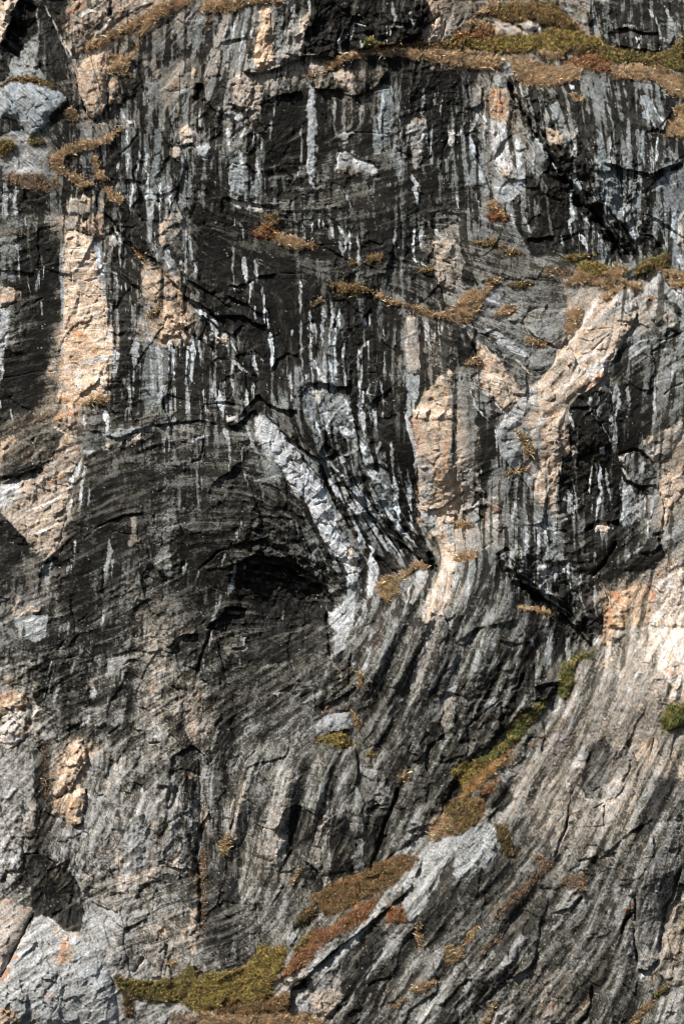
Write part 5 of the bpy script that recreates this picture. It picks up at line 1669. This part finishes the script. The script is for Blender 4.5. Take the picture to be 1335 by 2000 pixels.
def line_sd(p, x, y):
    best = np.full(x.shape, 1e9, np.float32); side = np.zeros(x.shape, np.float32); along = np.zeros(x.shape, np.float32)
    seg = np.hypot(*(p[1:] - p[:-1]).T); cum = np.concatenate([[0], np.cumsum(seg)])
    for i in range(len(p) - 1):
        ax, ay = p[i]; ex, ey = p[i + 1] - p[i]
        t = np.clip(((x - ax) * ex + (y - ay) * ey) / (ex * ex + ey * ey + 1e-9), 0, 1)
        d2 = (x - ax - t * ex) ** 2 + (y - ay - t * ey) ** 2
        cr = ex * (y - ay) - ey * (x - ax)
        m = d2 < best
        best = np.where(m, d2, best); side = np.where(m, np.sign(cr), side)
        along = np.where(m, (cum[i] + t * seg[i]) / cum[-1], along)
    return np.sqrt(best), side, along, cum[-1]

FRAC = facets(17, 1.3, 0.24, 1.1, 91)
NB = fbm(X / 11, Y / 17, 90, 3)          # breaks up painted edges
NG = fbm(X / 24, Y / 24, 98, 3)
NF = fbm(X / 4.2, Y / 4.2, 94, 2)
pieces = {}
def features(kinds):
    tl = None
    for ln in DATA.splitlines():
        ln = ln.strip()
        if ln and ';' not in ln:
            tl = ln
        elif ln and ln[0] in kinds:
            head_, body_ = ln.split(';')
            yield head_.split(), pts_of(body_, tl)
for h, p in features('pclqb'):
    kind = h[0]
    nums = [float(q) for q in h[1:] if q[0] not in 'ah@b']
    opt = {q[0]: q[1:] for q in h[1:] if q[0] in 'ah@b'}
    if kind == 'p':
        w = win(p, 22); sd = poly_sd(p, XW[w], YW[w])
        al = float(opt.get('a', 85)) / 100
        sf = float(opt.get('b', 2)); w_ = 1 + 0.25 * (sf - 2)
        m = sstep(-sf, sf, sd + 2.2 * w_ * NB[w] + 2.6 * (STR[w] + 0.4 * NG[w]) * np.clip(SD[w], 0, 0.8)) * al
        V[w] += (nums[0] / 100 - V[w]) * m  # some dark patches paint the shadow beside corners, walls and the gully
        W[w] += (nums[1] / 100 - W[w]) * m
        if 'h' in opt:
            hh = float(opt['h']) * K * 1.25
            sd = poly_sd(p, XG[w], YG[w])
            kk = 3.0 + 0.55 * hh
            H[w] += 0.8 * FRAC[w] * sstep(0, 4, sd) * (nums[0] > 38) * min(1.0, 0.35 + hh / 5)
            H[w] += hh * (1 - np.exp(-np.clip(sd, 0, 1e3) / kk)) * sstep(-0.8, 0.8, sd)
        if '@' in opt:
            pieces[opt['@']] = p
    elif kind == 'c':
        dep, wd = nums[0] * K * 1.7, max(nums[1] * K / 2, 1.0)
        w = win(p, wd * 3 + 6)
        d, sg, t, L = line_sd(p, XG[w], YG[w])
        tap = sstep(0, 0.12, t) * sstep(1.0, 0.85, t) * np.clip(0.9 + 0.8 * NG[w], 0.08, 2)
        H[w] -= dep * tap * np.exp(-(d / (wd * (0.4 + 0.6 * tap))) ** 4)
    elif kind == 'l':
        up, wu, dn, wd = [q * K for q in nums]
        up *= 1.35; dn *= 1.35
        w = win(p, 2.5 * max(wu, wd) + 6)
        d, sg, t, L = line_sd(p, XG[w], YG[w])
        s = -sg * d
        end = sstep(0, 0.10, t) * sstep(1.0, 0.90, t) * np.clip(0.85 + 0.9 * NG[w], 0.08, 1.9)
        rise = up * np.exp(-np.clip(s, 0, 1e3) / wu); fall = -dn * np.exp(-np.clip(-s, 0, 1e3) / wd)
        lat = sstep(1.0, 0.0, np.where((t <= 0) | (t >= 1), d, 0) / 4)
        soft = 0.9 if nums[0] >= 13 else 2.6
        H[w] += (fall + (rise - fall) * sstep(-soft, soft, s)) * end * lat
    elif kind == 'b':
        amp, rx, ry, ang = nums
        ca, sa_ = math.cos(math.radians(ang)), math.sin(math.radians(ang))
        w = win(p, 2.2 * max(rx, ry))
        dx, dy = X[w] - p[0, 0], Y[w] - p[0, 1]
        H[w] += amp * np.exp(-((dx * ca + dy * sa_) / rx) ** 2 - ((dy * ca - dx * sa_) / ry) ** 2)
    elif kind == 'q':
        w = win(p, 10); sd = poly_sd(p, XG[w], YG[w])
        H[w] -= nums[0] * K * sstep(-2, 3, sd)

jr = np.random.default_rng(77)
for k in range(230):
    x, y = jr.uniform(-20, 1355), jr.uniform(-20, 2020)
    j, i = min(np.searchsorted(ys, y), ny - 1), min(np.searchsorted(xs, x), nx - 1)
    th = FA[j, i] + jr.choice([0, 0, 1.25, -1.1, 1.57]) + jr.normal(0, 0.12)
    L = jr.uniform(18, 95); p = [(x, y)]
    for q in range(int(jr.integers(2, 6))):
        th += jr.normal(0, 0.28); x += math.cos(th) * L / 4; y += math.sin(th) * L / 4; p.append((x, y))
    p = np.array(p); w = win(p, 8)
    d, sg, t, L = line_sd(p, XG[w], YG[w])
    amp = jr.uniform(0.8, 3.0) * np.sin(np.pi * np.clip(t, 0.02, 0.98)) ** 0.6
    H[w] -= amp * np.exp(-(d / jr.uniform(0.8, 1.3)) ** 2)
    H[w] += jr.uniform(-0.9, 1.4) * amp * np.exp(-d / 9) * (sg > 0) * sstep(0.4, 1.2, d)

# ------------------------------------------------------------------ turf under the plants
SOIL = np.zeros_like(V); GRA = np.zeros_like(V)
plants = []
for line in PLANTS.splitlines():
    if not line.strip():
        continue
    head, name, label = [q.strip() for q in line.split(' ; ')]
    tl, kind, body = head.split(' ', 2)
    p = pts_of(body, tl)
    plants.append((kind, name, label, p))
    w = win(p, 8); sd = poly_sd(p, XW[w], YW[w])
    m = sstep(-3.0, 3.0, sd + 3.0 * NB[w])
    dome = {'dry': 3.5, 'straw': 1.5, 'litter': 0.6, 'bush': 7}.get(kind, 4.0)
    H[w] += dome * m * (1 - 0.5 * np.exp(-np.clip(sd, 0, 99) / 5)) * (1 + 0.75 * NB[w])
    SOIL[w] = np.maximum(SOIL[w], m * (0.35 if kind == 'litter' else 0.85))
    GRA[w] = np.maximum(GRA[w], m * (kind in ('dry', 'straw', 'ochre')))

# ------------------------------------------------------------------ rock colour: minerals and stains, plus shadows painted in as dark patches
sdw = sstep(0.1, 0.7, SD)
sdw = sdw * (0.85 - 0.65 * LOW)
PAT = (STR + 0.45 * NB) * sdw + (0.40 * FOLB + 0.30 * FOLF + 0.35 * RIB + 0.9 * NB + 0.8 * NF + 0.7 * fbm(X / 28, Y / 34, 140, 3)) * (1 - 0.85 * sdw)
PAT /= PAT.std()
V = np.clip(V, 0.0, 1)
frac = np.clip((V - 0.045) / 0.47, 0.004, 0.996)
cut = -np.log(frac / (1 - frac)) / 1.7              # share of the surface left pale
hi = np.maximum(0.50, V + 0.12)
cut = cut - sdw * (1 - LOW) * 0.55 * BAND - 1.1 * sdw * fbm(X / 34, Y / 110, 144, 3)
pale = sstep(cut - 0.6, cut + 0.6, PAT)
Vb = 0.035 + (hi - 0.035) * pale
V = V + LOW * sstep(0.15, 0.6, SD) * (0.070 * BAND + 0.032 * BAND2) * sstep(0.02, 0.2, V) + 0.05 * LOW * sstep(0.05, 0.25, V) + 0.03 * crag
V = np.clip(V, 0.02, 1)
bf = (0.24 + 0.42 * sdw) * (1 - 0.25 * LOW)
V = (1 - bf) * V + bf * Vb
W = W + 0.03 * LOW * (1 - sdw)
SHEET = sstep(0.55, 1.9, BAND + 0.45 * BAND2 + 0.6 * NG0) * sstep(0.2, 0.7, SD) * (1 - 0.75 * LOW) * sstep(0.58, 0.40, V)
V = V + (0.50 - V) * 0.55 * SHEET * sstep(-0.9, 0.5, STR)
W = W + (-0.26 - W) * 0.6 * SHEET
W = W * (0.35 + 0.65 * sstep(0.10, 0.35, V)) - 0.20 * sdw * pale * sstep(0.55, 0.2, W)
W = W + (0.10 + 0.20 * LOW) * np.clip(NG0 + 0.2, -0.3, 1) * sstep(0.30, 0.12, V)
run = streamline(white(4), SA, 70)
stain = sstep(0.9, 2.0, run + 0.5 * NG) * sstep(0.36, 0.55, V) * sstep(0.80, 0.70, V) * sstep(0.05, 0.5, SD) * 0.75
V = V + (0.17 - V) * stain
W = W * (1 - 0.7 * stain)
for h, p in features('so'):
    kind = h[0]
    nums = [float(q) for q in h[1:]]
    if kind == 's':
        hw = nums[2] * K / 2 * 1.1
        if not nums[0] < 30:
            p = np.concatenate([p, p[-1:] + 0.4 * (p[-1:] - p[-2:-1])])
        w = win(p, hw + 8)
        d, sg, t, L = line_sd(p, XW[w] * 0.85 + X[w] * 0.15, Y[w])
        prof = (0.25 + 0.75 * sstep(0, 0.22, t)) * (1 - 0.55 * t) * (1 + 0.6 * NB[w])
        dark = nums[0] < 30
        m = sstep(0.9, -0.9, d - (hw + 0.5) * prof - 0.6 * NF[w]) * (0.92 if hw < 7 else 0.8)
        m *= sstep(-1.3, -0.3, STR[w] * (-1 if dark else 1) + 0.5 * NF[w] + (0.3 if hw < 4 else 0.0)) * sstep(-0.02, 0.10, t) * sstep(1.0, 0.62, t)
        v = nums[0] / 100 * (1 if dark else 1.36 - 0.34 * LOW[w])
        m = m * (1 - 0.3 * LOW[w]) * (1 - 0.45 * sstep(0.2, 1.2, NF[w] - 0.7 * STRF[w]))
        V[w] += (v - V[w]) * m
        W[w] += (nums[1] / 100 - 0.14 - W[w]) * m
    else:
        hw = nums[1] * K / 2
        w = win(p, hw * 2 + 6)
        d, sg, t, L = line_sd(p, XW[w], YW[w])
        m = sstep(0.1, 0.9, 0.75 * sstep(hw * 1.8, 0, d) + 0.75 * NF[w] + 0.40 * NB[w] - 0.12) * sstep(hw * 1.9, hw, d) * nums[0] / 100 * 0.85
        O[w] = np.maximum(O[w], m)
V = V * (0.70 + 0.36 * sstep(0.08, 0.45, V))
grain = rng.standard_normal(V.shape).astype(np.float32)
tex = 0.24 * FOLF + 0.30 * FOLB + 0.60 * NF + 0.35 * NB + 0.45 * grain
V = V * (1 + (0.20 + 0.10 * LOW) * tex) + 0.020 * tex
V *= 1 - 0.42 * sstep(1.3, 2.3, -FOLF + 0.3 * NF) * sstep(0.25, 0.5, V)
V = V + 0.085 * np.clip(0.8 * FOLB + 0.5 * FOLF + 0.3 * NB - 0.35, -0.3, 2) * sstep(0.34, 0.14, V) * (1 - 0.7 * sdw) * np.clip(0.8 + NG0, 0, 1.5)
V = V * (1 + 0.30 * crag * (0.6 * NB + 0.5 * NG))
V = V + 0.05 * np.clip(fbm(X / 33, Y / 24, 190, 5, 0.65), -0.5, 1.2) * sstep(0.3, 0.1, V)
mott = fbm(X / 16, Y / 12, 170, 4, 0.6)
W = W + 0.35 * mott * np.clip(W, 0, 1) + 0.12 * mott
V = V * (1 + 0.12 * fbm(X / 19, Y / 15, 176, 3) * sstep(0.3, 0.6, V))
O = np.maximum(O, 0.55 * sstep(0.55, 1.3, fbm(X / 13, Y / 9, 180, 4, 0.6)) * sstep(0.3, 0.7, W) * sstep(0.4, 0.6, V))
V = np.where(V < 0.7, V + LOW * (0.40 - 0.20 * sstep(420, 700, X)) * (V - 0.265) * sstep(0.75, 0.45, V), V)
V = V + (1 - LOW) * 0.12 * (V - 0.25) * sstep(0.8, 0.5, V)
r = rng.random(V.shape)
lich = sstep(0.1, 1.0, fbm(X / 38, Y / 38, 120, 4, 0.6)) * 0.010 + 0.0003
spot = (r < lich * (1 - SOIL)).astype(np.float32)
spot = np.maximum(spot, np.maximum(np.roll(spot, 1, 1), np.roll(spot, 1, 0)) * (np.roll(r, 3, 1) < 0.35))
V = V + (0.72 - V) * spot * 0.8
V = np.clip(V, 0.0, 1.02)
W = np.clip(W + 0.05 * fbm(X / 20, Y / 20, 130, 3), -0.5, 1.1)

def lin(c):
    c = np.asarray(c, np.float64) / 255.0
    return np.where(c <= 0.04045, c / 12.92, ((c + 0.055) / 1.055) ** 2.4)
ramp_v = [0, .1, .2, .35, .5, .65, .8, 1.0]
ramp_c = np.array([(30, 29, 26), (48, 46, 41), (74, 71, 65), (107, 105, 97), (141, 139, 133), (172, 169, 164), (206, 202, 197), (242, 239, 236)], float)
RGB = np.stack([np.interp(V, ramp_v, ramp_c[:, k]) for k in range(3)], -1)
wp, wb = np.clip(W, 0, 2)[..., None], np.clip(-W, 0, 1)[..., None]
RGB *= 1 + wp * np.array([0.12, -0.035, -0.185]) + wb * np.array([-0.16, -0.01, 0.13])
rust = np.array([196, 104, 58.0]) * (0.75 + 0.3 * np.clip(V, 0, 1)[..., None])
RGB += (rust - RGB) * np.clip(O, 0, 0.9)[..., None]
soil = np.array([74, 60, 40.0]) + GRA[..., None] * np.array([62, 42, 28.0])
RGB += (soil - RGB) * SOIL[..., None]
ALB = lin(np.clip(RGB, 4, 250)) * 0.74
print('colour', round(time.time() - T0, 1))

# ------------------------------------------------------------------ materials
def mat_rock():
    m = bpy.data.materials.new('weathered_gneiss'); m.use_nodes = True
    n, l = m.node_tree.nodes, m.node_tree.links
    b = n['Principled BSDF']
    at = n.new('ShaderNodeAttribute'); at.attribute_name = 'mineral_shade'  # rock colour, painted shadow patches included
    geo = n.new('ShaderNodeNewGeometry')
    n1 = n.new('ShaderNodeTexNoise'); n1.inputs['Scale'].default_value = 9.0; n1.inputs['Detail'].default_value = 4
    l.new(geo.outputs['Position'], n1.inputs['Vector'])
    mr = n.new('ShaderNodeMapRange'); mr.inputs[1].default_value = 0.25; mr.inputs[2].default_value = 0.75
    mr.inputs[3].default_value = 0.72; mr.inputs[4].default_value = 1.28
    l.new(n1.outputs[0], mr.inputs[0])
    mx = n.new('ShaderNodeVectorMath'); mx.operation = 'SCALE'
    l.new(at.outputs['Color'], mx.inputs[0]); l.new(mr.outputs[0], mx.inputs['Scale'])
    l.new(mx.outputs[0], b.inputs['Base Color'])
    b.inputs['Roughness'].default_value = 0.78
    b.inputs['Specular IOR Level'].default_value = 0.04
    lum = n.new('ShaderNodeRGBToBW'); l.new(at.outputs['Color'], lum.inputs[0])
    for sock, lo_v, hi_v in (('Roughness', 0.52, 0.85), ('Specular IOR Level', 0.08, 0.03)):
        wet = n.new('ShaderNodeMapRange'); wet.inputs[1].default_value = 0.015; wet.inputs[2].default_value = 0.08
        wet.inputs[3].default_value = lo_v; wet.inputs[4].default_value = hi_v
        l.new(lum.outputs[0], wet.inputs[0]); l.new(wet.outputs[0], b.inputs[sock])
    n2 = n.new('ShaderNodeTexNoise'); n2.inputs['Scale'].default_value = 5.0; n2.inputs['Detail'].default_value = 5
    l.new(geo.outputs['Position'], n2.inputs['Vector'])
    bp = n.new('ShaderNodeBump'); bp.inputs['Strength'].default_value = 0.6; bp.inputs['Distance'].default_value = 0.06
    l.new(n2.outputs[0], bp.inputs['Height']); l.new(bp.outputs[0], b.inputs['Normal'])
    return m
def mat_leaf(name, rough):
    m = bpy.data.materials.new(name); m.use_nodes = True
    n, l = m.node_tree.nodes, m.node_tree.links
    b = n['Principled BSDF']
    at = n.new('ShaderNodeAttribute'); at.attribute_name = 'tint'
    l.new(at.outputs['Color'], b.inputs['Base Color'])
    b.inputs['Roughness'].default_value = rough
    b.inputs['Specular IOR Level'].default_value = 0.2
    return m
ROCK = mat_rock()
GRASS = mat_leaf('dry_grass', 0.9)
LEAF = mat_leaf('heath_leaf', 0.65)

# ------------------------------------------------------------------ meshes
def link_mesh(name, co, tri_or_quad, n_side, col, layer, mat, parent=None, origin=None, smooth=True):
    origin = np.zeros(3) if origin is None else origin
    me = bpy.data.meshes.new(name)
    nf = len(tri_or_quad)
    me.vertices.add(len(co)); me.vertices.foreach_set('co', (co - origin).astype(np.float32).ravel())
    me.loops.add(nf * n_side); me.loops.foreach_set('vertex_index', tri_or_quad.astype(np.int32).ravel())
    me.polygons.add(nf)
    me.polygons.foreach_set('loop_start', np.arange(0, nf * n_side, n_side, dtype=np.int32))
    me.polygons.foreach_set('use_smooth', np.full(nf, smooth, bool))
    at = me.attributes.new(layer, 'FLOAT_COLOR', 'POINT')
    at.data.foreach_set('color', np.concatenate([col, np.ones((len(col), 1))], 1).astype(np.float32).ravel())
    me.materials.append(mat)
    me.update(calc_edges=True)
    o = bpy.data.objects.new(name, me)
    scene.collection.objects.link(o)
    o.location = origin
    if parent is not None:
        o.parent = parent
        o.location = Vector(origin) - parent.location
    return o
def tag(o, label=None, cat=None, group=None, kind=None):
    for k, v in (('label', label), ('category', cat), ('group', group), ('kind', kind)):
        if v:
            o[k] = v
    return o

CO = np.stack([(X - 667.5) * S, -H * S, (1000 - Y) * S], -1).reshape(-1, 3)
COLS = ALB.reshape(-1, 3)
idx = np.arange(nx * ny).reshape(ny, nx)
QUADS = np.stack([idx[:-1, :-1], idx[1:, :-1], idx[1:, 1:], idx[:-1, 1:]], -1)
FXW = (XW[:-1, :-1] + XW[1:, 1:]) / 2; FYW = (YW[:-1, :-1] + YW[1:, 1:]) / 2
LAB = np.zeros(QUADS.shape[:2], np.int32)
def mark(p, val):
    w = win(p, 12); w = (slice(w[0].start, min(w[0].stop, ny - 1)), slice(w[1].start, min(w[1].stop, nx - 1)))
    LAB[w] = np.where(poly_sd(p, FXW[w], FYW[w]) > 0, val, LAB[w])
buttress = np.array([(1152, 1262), (1180, 1225), (1240, 1130), (1345, 1090), (1800, 1050), (1800, 2500), (565, 2500), (570, 1990), (555, 1930),
                     (600, 1870), (690, 1800), (790, 1730), (800, 1660), (905, 1625), (985, 1520), (1040, 1410), (1095, 1370)], float)
mark(buttress, 1)
rocks = []
for i, line in enumerate(q for q in ROCKS.splitlines() if q.strip()):
    pid, kind, rest = line.split(' ', 2)
    rocks.append((pid, kind, rest)); mark(pieces[pid], 2 + i)

def sheet(name, val, depth, parent=None):
    f = QUADS[LAB == val]
    used, inv = np.unique(f, return_inverse=True)
    f = inv.reshape(-1, 4)
    co, col = CO[used], COLS[used]
    if depth:
        ed = np.concatenate([f[:, [0, 1]], f[:, [1, 2]], f[:, [2, 3]], f[:, [3, 0]]])
        key = np.sort(ed, 1); code = key[:, 0].astype(np.int64) * len(co) + key[:, 1]
        _, first, cnt = np.unique(code, return_index=True, return_counts=True)
        rim = ed[first[cnt == 1]]
        rv, rinv = np.unique(rim, return_inverse=True)
        rinv = rinv.reshape(-1, 2)
        n0 = len(co); front = co[rv]; back = front + np.array([0, depth, 0])
        co = np.concatenate([co, front, back]); col = np.concatenate([col, col[rv], col[rv]])
        m = len(rv)
        f = np.concatenate([f, np.stack([n0 + rinv[:, 1], n0 + rinv[:, 0], n0 + m + rinv[:, 0], n0 + m + rinv[:, 1]], 1)])
    origin = co.mean(0) if (parent is not None or val) else np.zeros(3)
    return link_mesh(name, co, f, 4, col, 'mineral_shade', ROCK, parent, origin)

cliff = tag(sheet('cliff_face', 0, 0), 'tall dark cliff of gneiss streaked with white and black water stains', 'cliff', None, 'structure')
butt = tag(sheet('rock_buttress', 1, 4.0), 'sloping grey rock buttress leaning against the cliff at the lower right', 'rock buttress', None, 'structure')
for i, (pid, kind, rest) in enumerate(rocks):
    if not (LAB == 2 + i).any():
        print('empty piece', pid); continue
    name, cat, lab = rest.split(' ', 2)
    if kind == 'T':
        tag(sheet(name, 2 + i, 1.2), lab, cat)
    else:
        c = pieces[pid].mean(0)
        inside = poly_sd(buttress, np.array([[c[0]]]), np.array([[c[1]]]))[0, 0] > 0
        tag(sheet(name, 2 + i, 1.2, butt if inside else cliff), lab)
print('rock', round(time.time() - T0, 1))

# ------------------------------------------------------------------ plants
gyy, gxx = np.gradient(H)
GX = gxx / np.gradient(xs)[None, :]; GY = gyy / np.gradient(ys)[:, None]
GX, GY = blur(GX, 3), blur(GY, 3)
PAL = {
    'dry': [(150, 119, 78), (174, 140, 96), (126, 98, 60), (106, 82, 52), (198, 164, 118), (94, 78, 54)],
    'straw': [(142, 118, 76), (122, 100, 62), (166, 140, 94), (98, 84, 54)],
    'litter': [(132, 100, 66), (112, 84, 56), (158, 122, 84), (96, 76, 52)],
    'russet': [(112, 68, 38), (136, 82, 46), (92, 56, 34), (104, 78, 46), (76, 58, 38), (150, 104, 66)],
    'ochre': [(160, 122, 56), (140, 100, 48), (176, 138, 70), (108, 96, 44)],
    'olive': [(104, 88, 44), (86, 78, 40), (122, 102, 52), (80, 62, 38), (66, 60, 36), (116, 84, 50)],
    'ygreen': [(122, 112, 40), (96, 92, 36), (150, 136, 46), (88, 70, 38), (70, 70, 32), (104, 78, 42)],
    'green': [(80, 82, 38), (64, 70, 34), (104, 100, 42), (136, 122, 46), (62, 56, 32), (84, 66, 38)],
    'heath': [(98, 78, 46), (84, 68, 42), (120, 94, 58), (66, 58, 36), (88, 84, 44), (128, 84, 50)],
    'dark': [(74, 64, 38), (62, 60, 34), (88, 72, 42), (52, 50, 30)],
    'bush': [(82, 92, 38), (64, 78, 34), (100, 104, 46), (52, 64, 30), (116, 112, 52)],
}
GRASSY = {'dry', 'straw', 'litter', 'ochre'}
GROUPS = {'grass_patch': 'dry grass patches on the ledges', 'grass_tuft': 'dry grass tufts on the rock', 'grass_strip': 'dry grass lines along ledges and cracks',
          'heath_mat': 'heath mats on the ledges', 'moss_cushion': 'moss cushions on the rock', 'shrub': 'shrubs rooted in the cliff'}
CATS = {'grass_patch': 'grass', 'grass_tuft': 'grass', 'grass_strip': 'grass', 'heath_mat': 'heath', 'moss_cushion': 'moss', 'shrub': 'shrub'}
n_tri = 0
def unit(v):
    return v / (np.linalg.norm(v, axis=1, keepdims=True) + 1e-9)
for pi, (kind, name, label, p) in enumerate(plants):
    pr = np.random.default_rng(500 + pi)
    lo, hi = p.min(0) - 9, p.max(0) + 9
    area = 0.5 * abs(np.dot(p[:, 0], np.roll(p[:, 1], 1)) - np.dot(p[:, 1], np.roll(p[:, 0], 1)))
    grassy = kind in GRASSY
    dens = {'litter': 0.7, 'straw': 1.6, 'bush': 1.5, 'dark': 1.2}.get(kind, 2.1 if grassy else 1.35)
    n = int((hi[0] - lo[0]) * (hi[1] - lo[1]) * dens * 1.05)
    q = pr.uniform(lo, hi, (n, 2))
    wx = perlin(q[:, 0] / 15, q[:, 1] / 15, 11) * 6 + perlin(q[:, 0] / 5.5, q[:, 1] / 5.5, 12) * 3.5
    sd = poly_sd(p, q[:, 0], q[:, 1]) + wx
    clump = fbm(q[:, 0] / 7, q[:, 1] / 7, 150, 2)
    spread = {'litter': 1.0, 'straw': 0.8, 'dry': 1.6}.get(kind, 2.6)
    keep = sd > 0.8 + pr.exponential(1.2, n) - pr.exponential(spread, n)
    if kind in ('dry', 'russet', 'olive', 'heath'):
        keep &= clump > pr.uniform(-1.5, -0.2, n)
    if name == 'grass_strip':
        keep &= fbm(q[:, 0] / 13, q[:, 1] / 13, 158, 2) > pr.uniform(-0.75, -0.15, n)
    if kind in ('litter', 'straw'):
        keep &= clump > pr.uniform(-0.9, 0.5, n)
    q, clump, sd = q[keep], clump[keep], sd[keep]
    n = len(q)
    if n == 0:
        continue
    ix = np.clip(np.searchsorted(xs, q[:, 0]), 0, nx - 1); iy = np.clip(np.searchsorted(ys, q[:, 1]), 0, ny - 1)
    root = np.stack([(q[:, 0] - 667.5) * S, -H[iy, ix] * S, (1000 - q[:, 1]) * S], 1)
    nrm = unit(np.stack([-GX[iy, ix], -np.ones(n), GY[iy, ix]], 1))
    if grassy:
        ln = pr.uniform(2.8, 7.5, n) * S * (1.25 if kind == 'straw' else 1.0) * np.where(pr.random(n) < 0.05, 2.0, 1.0)
        root = root + (nrm * 0.8 + np.array([0, 0, 0.4])) * (np.clip(clump + 0.25, 0, 1.2) * 3.2 * S)[:, None] * (0.4 if kind == 'litter' else 1.0)
        d = unit(np.array([0, 0, 0.75]) + 0.6 * nrm + 0.55 * pr.standard_normal((n, 3)))
        side = unit(np.cross(d, pr.standard_normal((n, 3)))) * (pr.uniform(0.17, 0.36, n) * S)[:, None]
        base = root + nrm * 0.02
        mid = base + d * (ln * 0.6)[:, None] + side * 0.55
        tip = base + d * ln[:, None] + np.array([0, 0, -0.35]) * ln[:, None] * pr.uniform(0, 1, (n, 1))
        co = np.stack([base - side, base + side, mid, tip], 1).reshape(-1, 3)
        k = np.arange(n) * 4
        tri = np.concatenate([np.stack([k, k + 1, k + 2], 1), np.stack([k, k + 2, k + 3], 1)])
        per = 4
    else:
        hh = {'bush': 11.0, 'dark': 6.0, 'green': 7.5, 'ygreen': 7.0}.get(kind, 6.0) * S
        if name == 'shrub' and kind != 'bush':
            hh = 8.0 * S
        mound = hh * (0.25 + 0.75 * np.clip(0.5 + clump, 0, 1.4)) * (1 - np.exp(-np.clip(sd, 0, 99) / 4))
        c = root + (nrm * 0.75 + np.array([0, 0, 0.5])) * (mound * pr.uniform(0.15, 1.0, n) ** 0.7 * np.where(pr.random(n) < 0.07, 1.5, 1.0))[:, None]
        sz = pr.uniform(0.7, 1.5, n) * S * (1.15 if kind == 'bush' else 1.0)
        t1 = unit(pr.standard_normal((n, 3)) + 0.4 * nrm); t2 = unit(np.cross(t1, pr.standard_normal((n, 3)) + 0.8 * nrm))
        co = np.stack([c - t1 * sz[:, None], c + t2 * (sz * 0.55)[:, None], c + t1 * sz[:, None], c - t2 * (sz * 0.55)[:, None]], 1).reshape(-1, 3)
        k = np.arange(n) * 4
        tri = np.concatenate([np.stack([k, k + 1, k + 2], 1), np.stack([k, k + 2, k + 3], 1)])
        per = 4
    pal = lin(np.array(PAL[kind]))
    pick = np.clip(((0.5 + 0.75 * fbm(q[:, 0] / 19, q[:, 1] / 11, 160, 3, 0.6) + pr.normal(0, 0.25, n)) * len(pal)).astype(int), 0, len(pal) - 1)
    col = pal[pick] * pr.uniform(0.8, 1.2, (n, 1)) * (2.4 if grassy else 2.05)
    gz = 0.30 if grassy else 0.16
    col = col * (1 - gz) + col.mean(1, keepdims=True) * gz
    col = np.repeat(col, per, 0)
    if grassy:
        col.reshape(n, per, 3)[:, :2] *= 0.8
    if not grassy:                          # dead stalks standing in the heath
        st = np.where(pr.random(n) < 0.16 * sstep(-0.1, 0.8, fbm(q[:, 0] / 15, q[:, 1] / 15, 166, 2)) + 0.015)[0]
        m = len(st)
        if m:
            d = unit(np.array([0, 0, 0.9]) + 0.6 * nrm[st] + 0.5 * pr.standard_normal((m, 3)))
            side = unit(np.cross(d, pr.standard_normal((m, 3)))) * 0.3 * S
            b0 = c[st]; ln = (pr.uniform(4, 9.5, m) * S)[:, None]
            blades = np.stack([b0 - side, b0 + side, b0 + d * ln * 0.6 + side * 0.5, b0 + d * ln - np.array([0, 0, 0.25]) * ln], 1).reshape(-1, 3)
            k = np.arange(m) * 4 + len(co)
            tri = np.concatenate([tri, np.stack([k, k + 1, k + 2], 1), np.stack([k, k + 2, k + 3], 1)])
            co = np.concatenate([co, blades])
            straw = lin(np.array(PAL['dry']))[pr.integers(0, 5, m)] * 1.7
            col = np.concatenate([col, np.repeat(straw, 4, 0)])
    origin = root[np.argmin(root[:, 2])] if n else None
    if name == 'shrub':
        o = bpy.data.objects.new('shrub', None)
        scene.collection.objects.link(o)
        o.location = origin
        link_mesh('foliage', co, tri, 3, np.clip(col, 0, 1), 'tint', LEAF, o, origin, False)
        m = max(12, n // 14)
        a_ = root[pr.integers(0, n, m)]; d = unit(np.array([0.1, -0.5, 0.7]) + 0.7 * pr.standard_normal((m, 3)))
        b_ = a_ + d * (pr.uniform(6, 13, m) * S)[:, None]
        sd1 = unit(np.cross(d, np.array([0.0, 1.0, 0.1]))) * 0.35 * S; sd2 = unit(np.cross(d, sd1)) * 0.35 * S
        tw = np.stack([a_ + sd1, a_ - 0.5 * sd1 + sd2, a_ - 0.5 * sd1 - sd2, b_], 1).reshape(-1, 3)
        k = np.arange(m) * 4
        tt = np.concatenate([np.stack([k, k + 1, k + 3], 1), np.stack([k + 1, k + 2, k + 3], 1), np.stack([k + 2, k, k + 3], 1)])
        t_o = link_mesh('twigs', tw, tt, 3, np.tile(lin(np.array([104, 84, 66])), (len(tw), 1)) * pr.uniform(0.6, 1.6, (len(tw), 1)), 'tint', GRASS, o, origin, False)
        t_o['kind'] = 'stuff'
    else:
        o = link_mesh(name, co, tri, 3, np.clip(col, 0, 1), 'tint', GRASS if grassy else LEAF, None, origin, False)
    tag(o, label, CATS[name], GROUPS[name])
    n_tri += len(tri)
print('plants', n_tri, 'grid', nx, ny, round(time.time() - T0, 1))
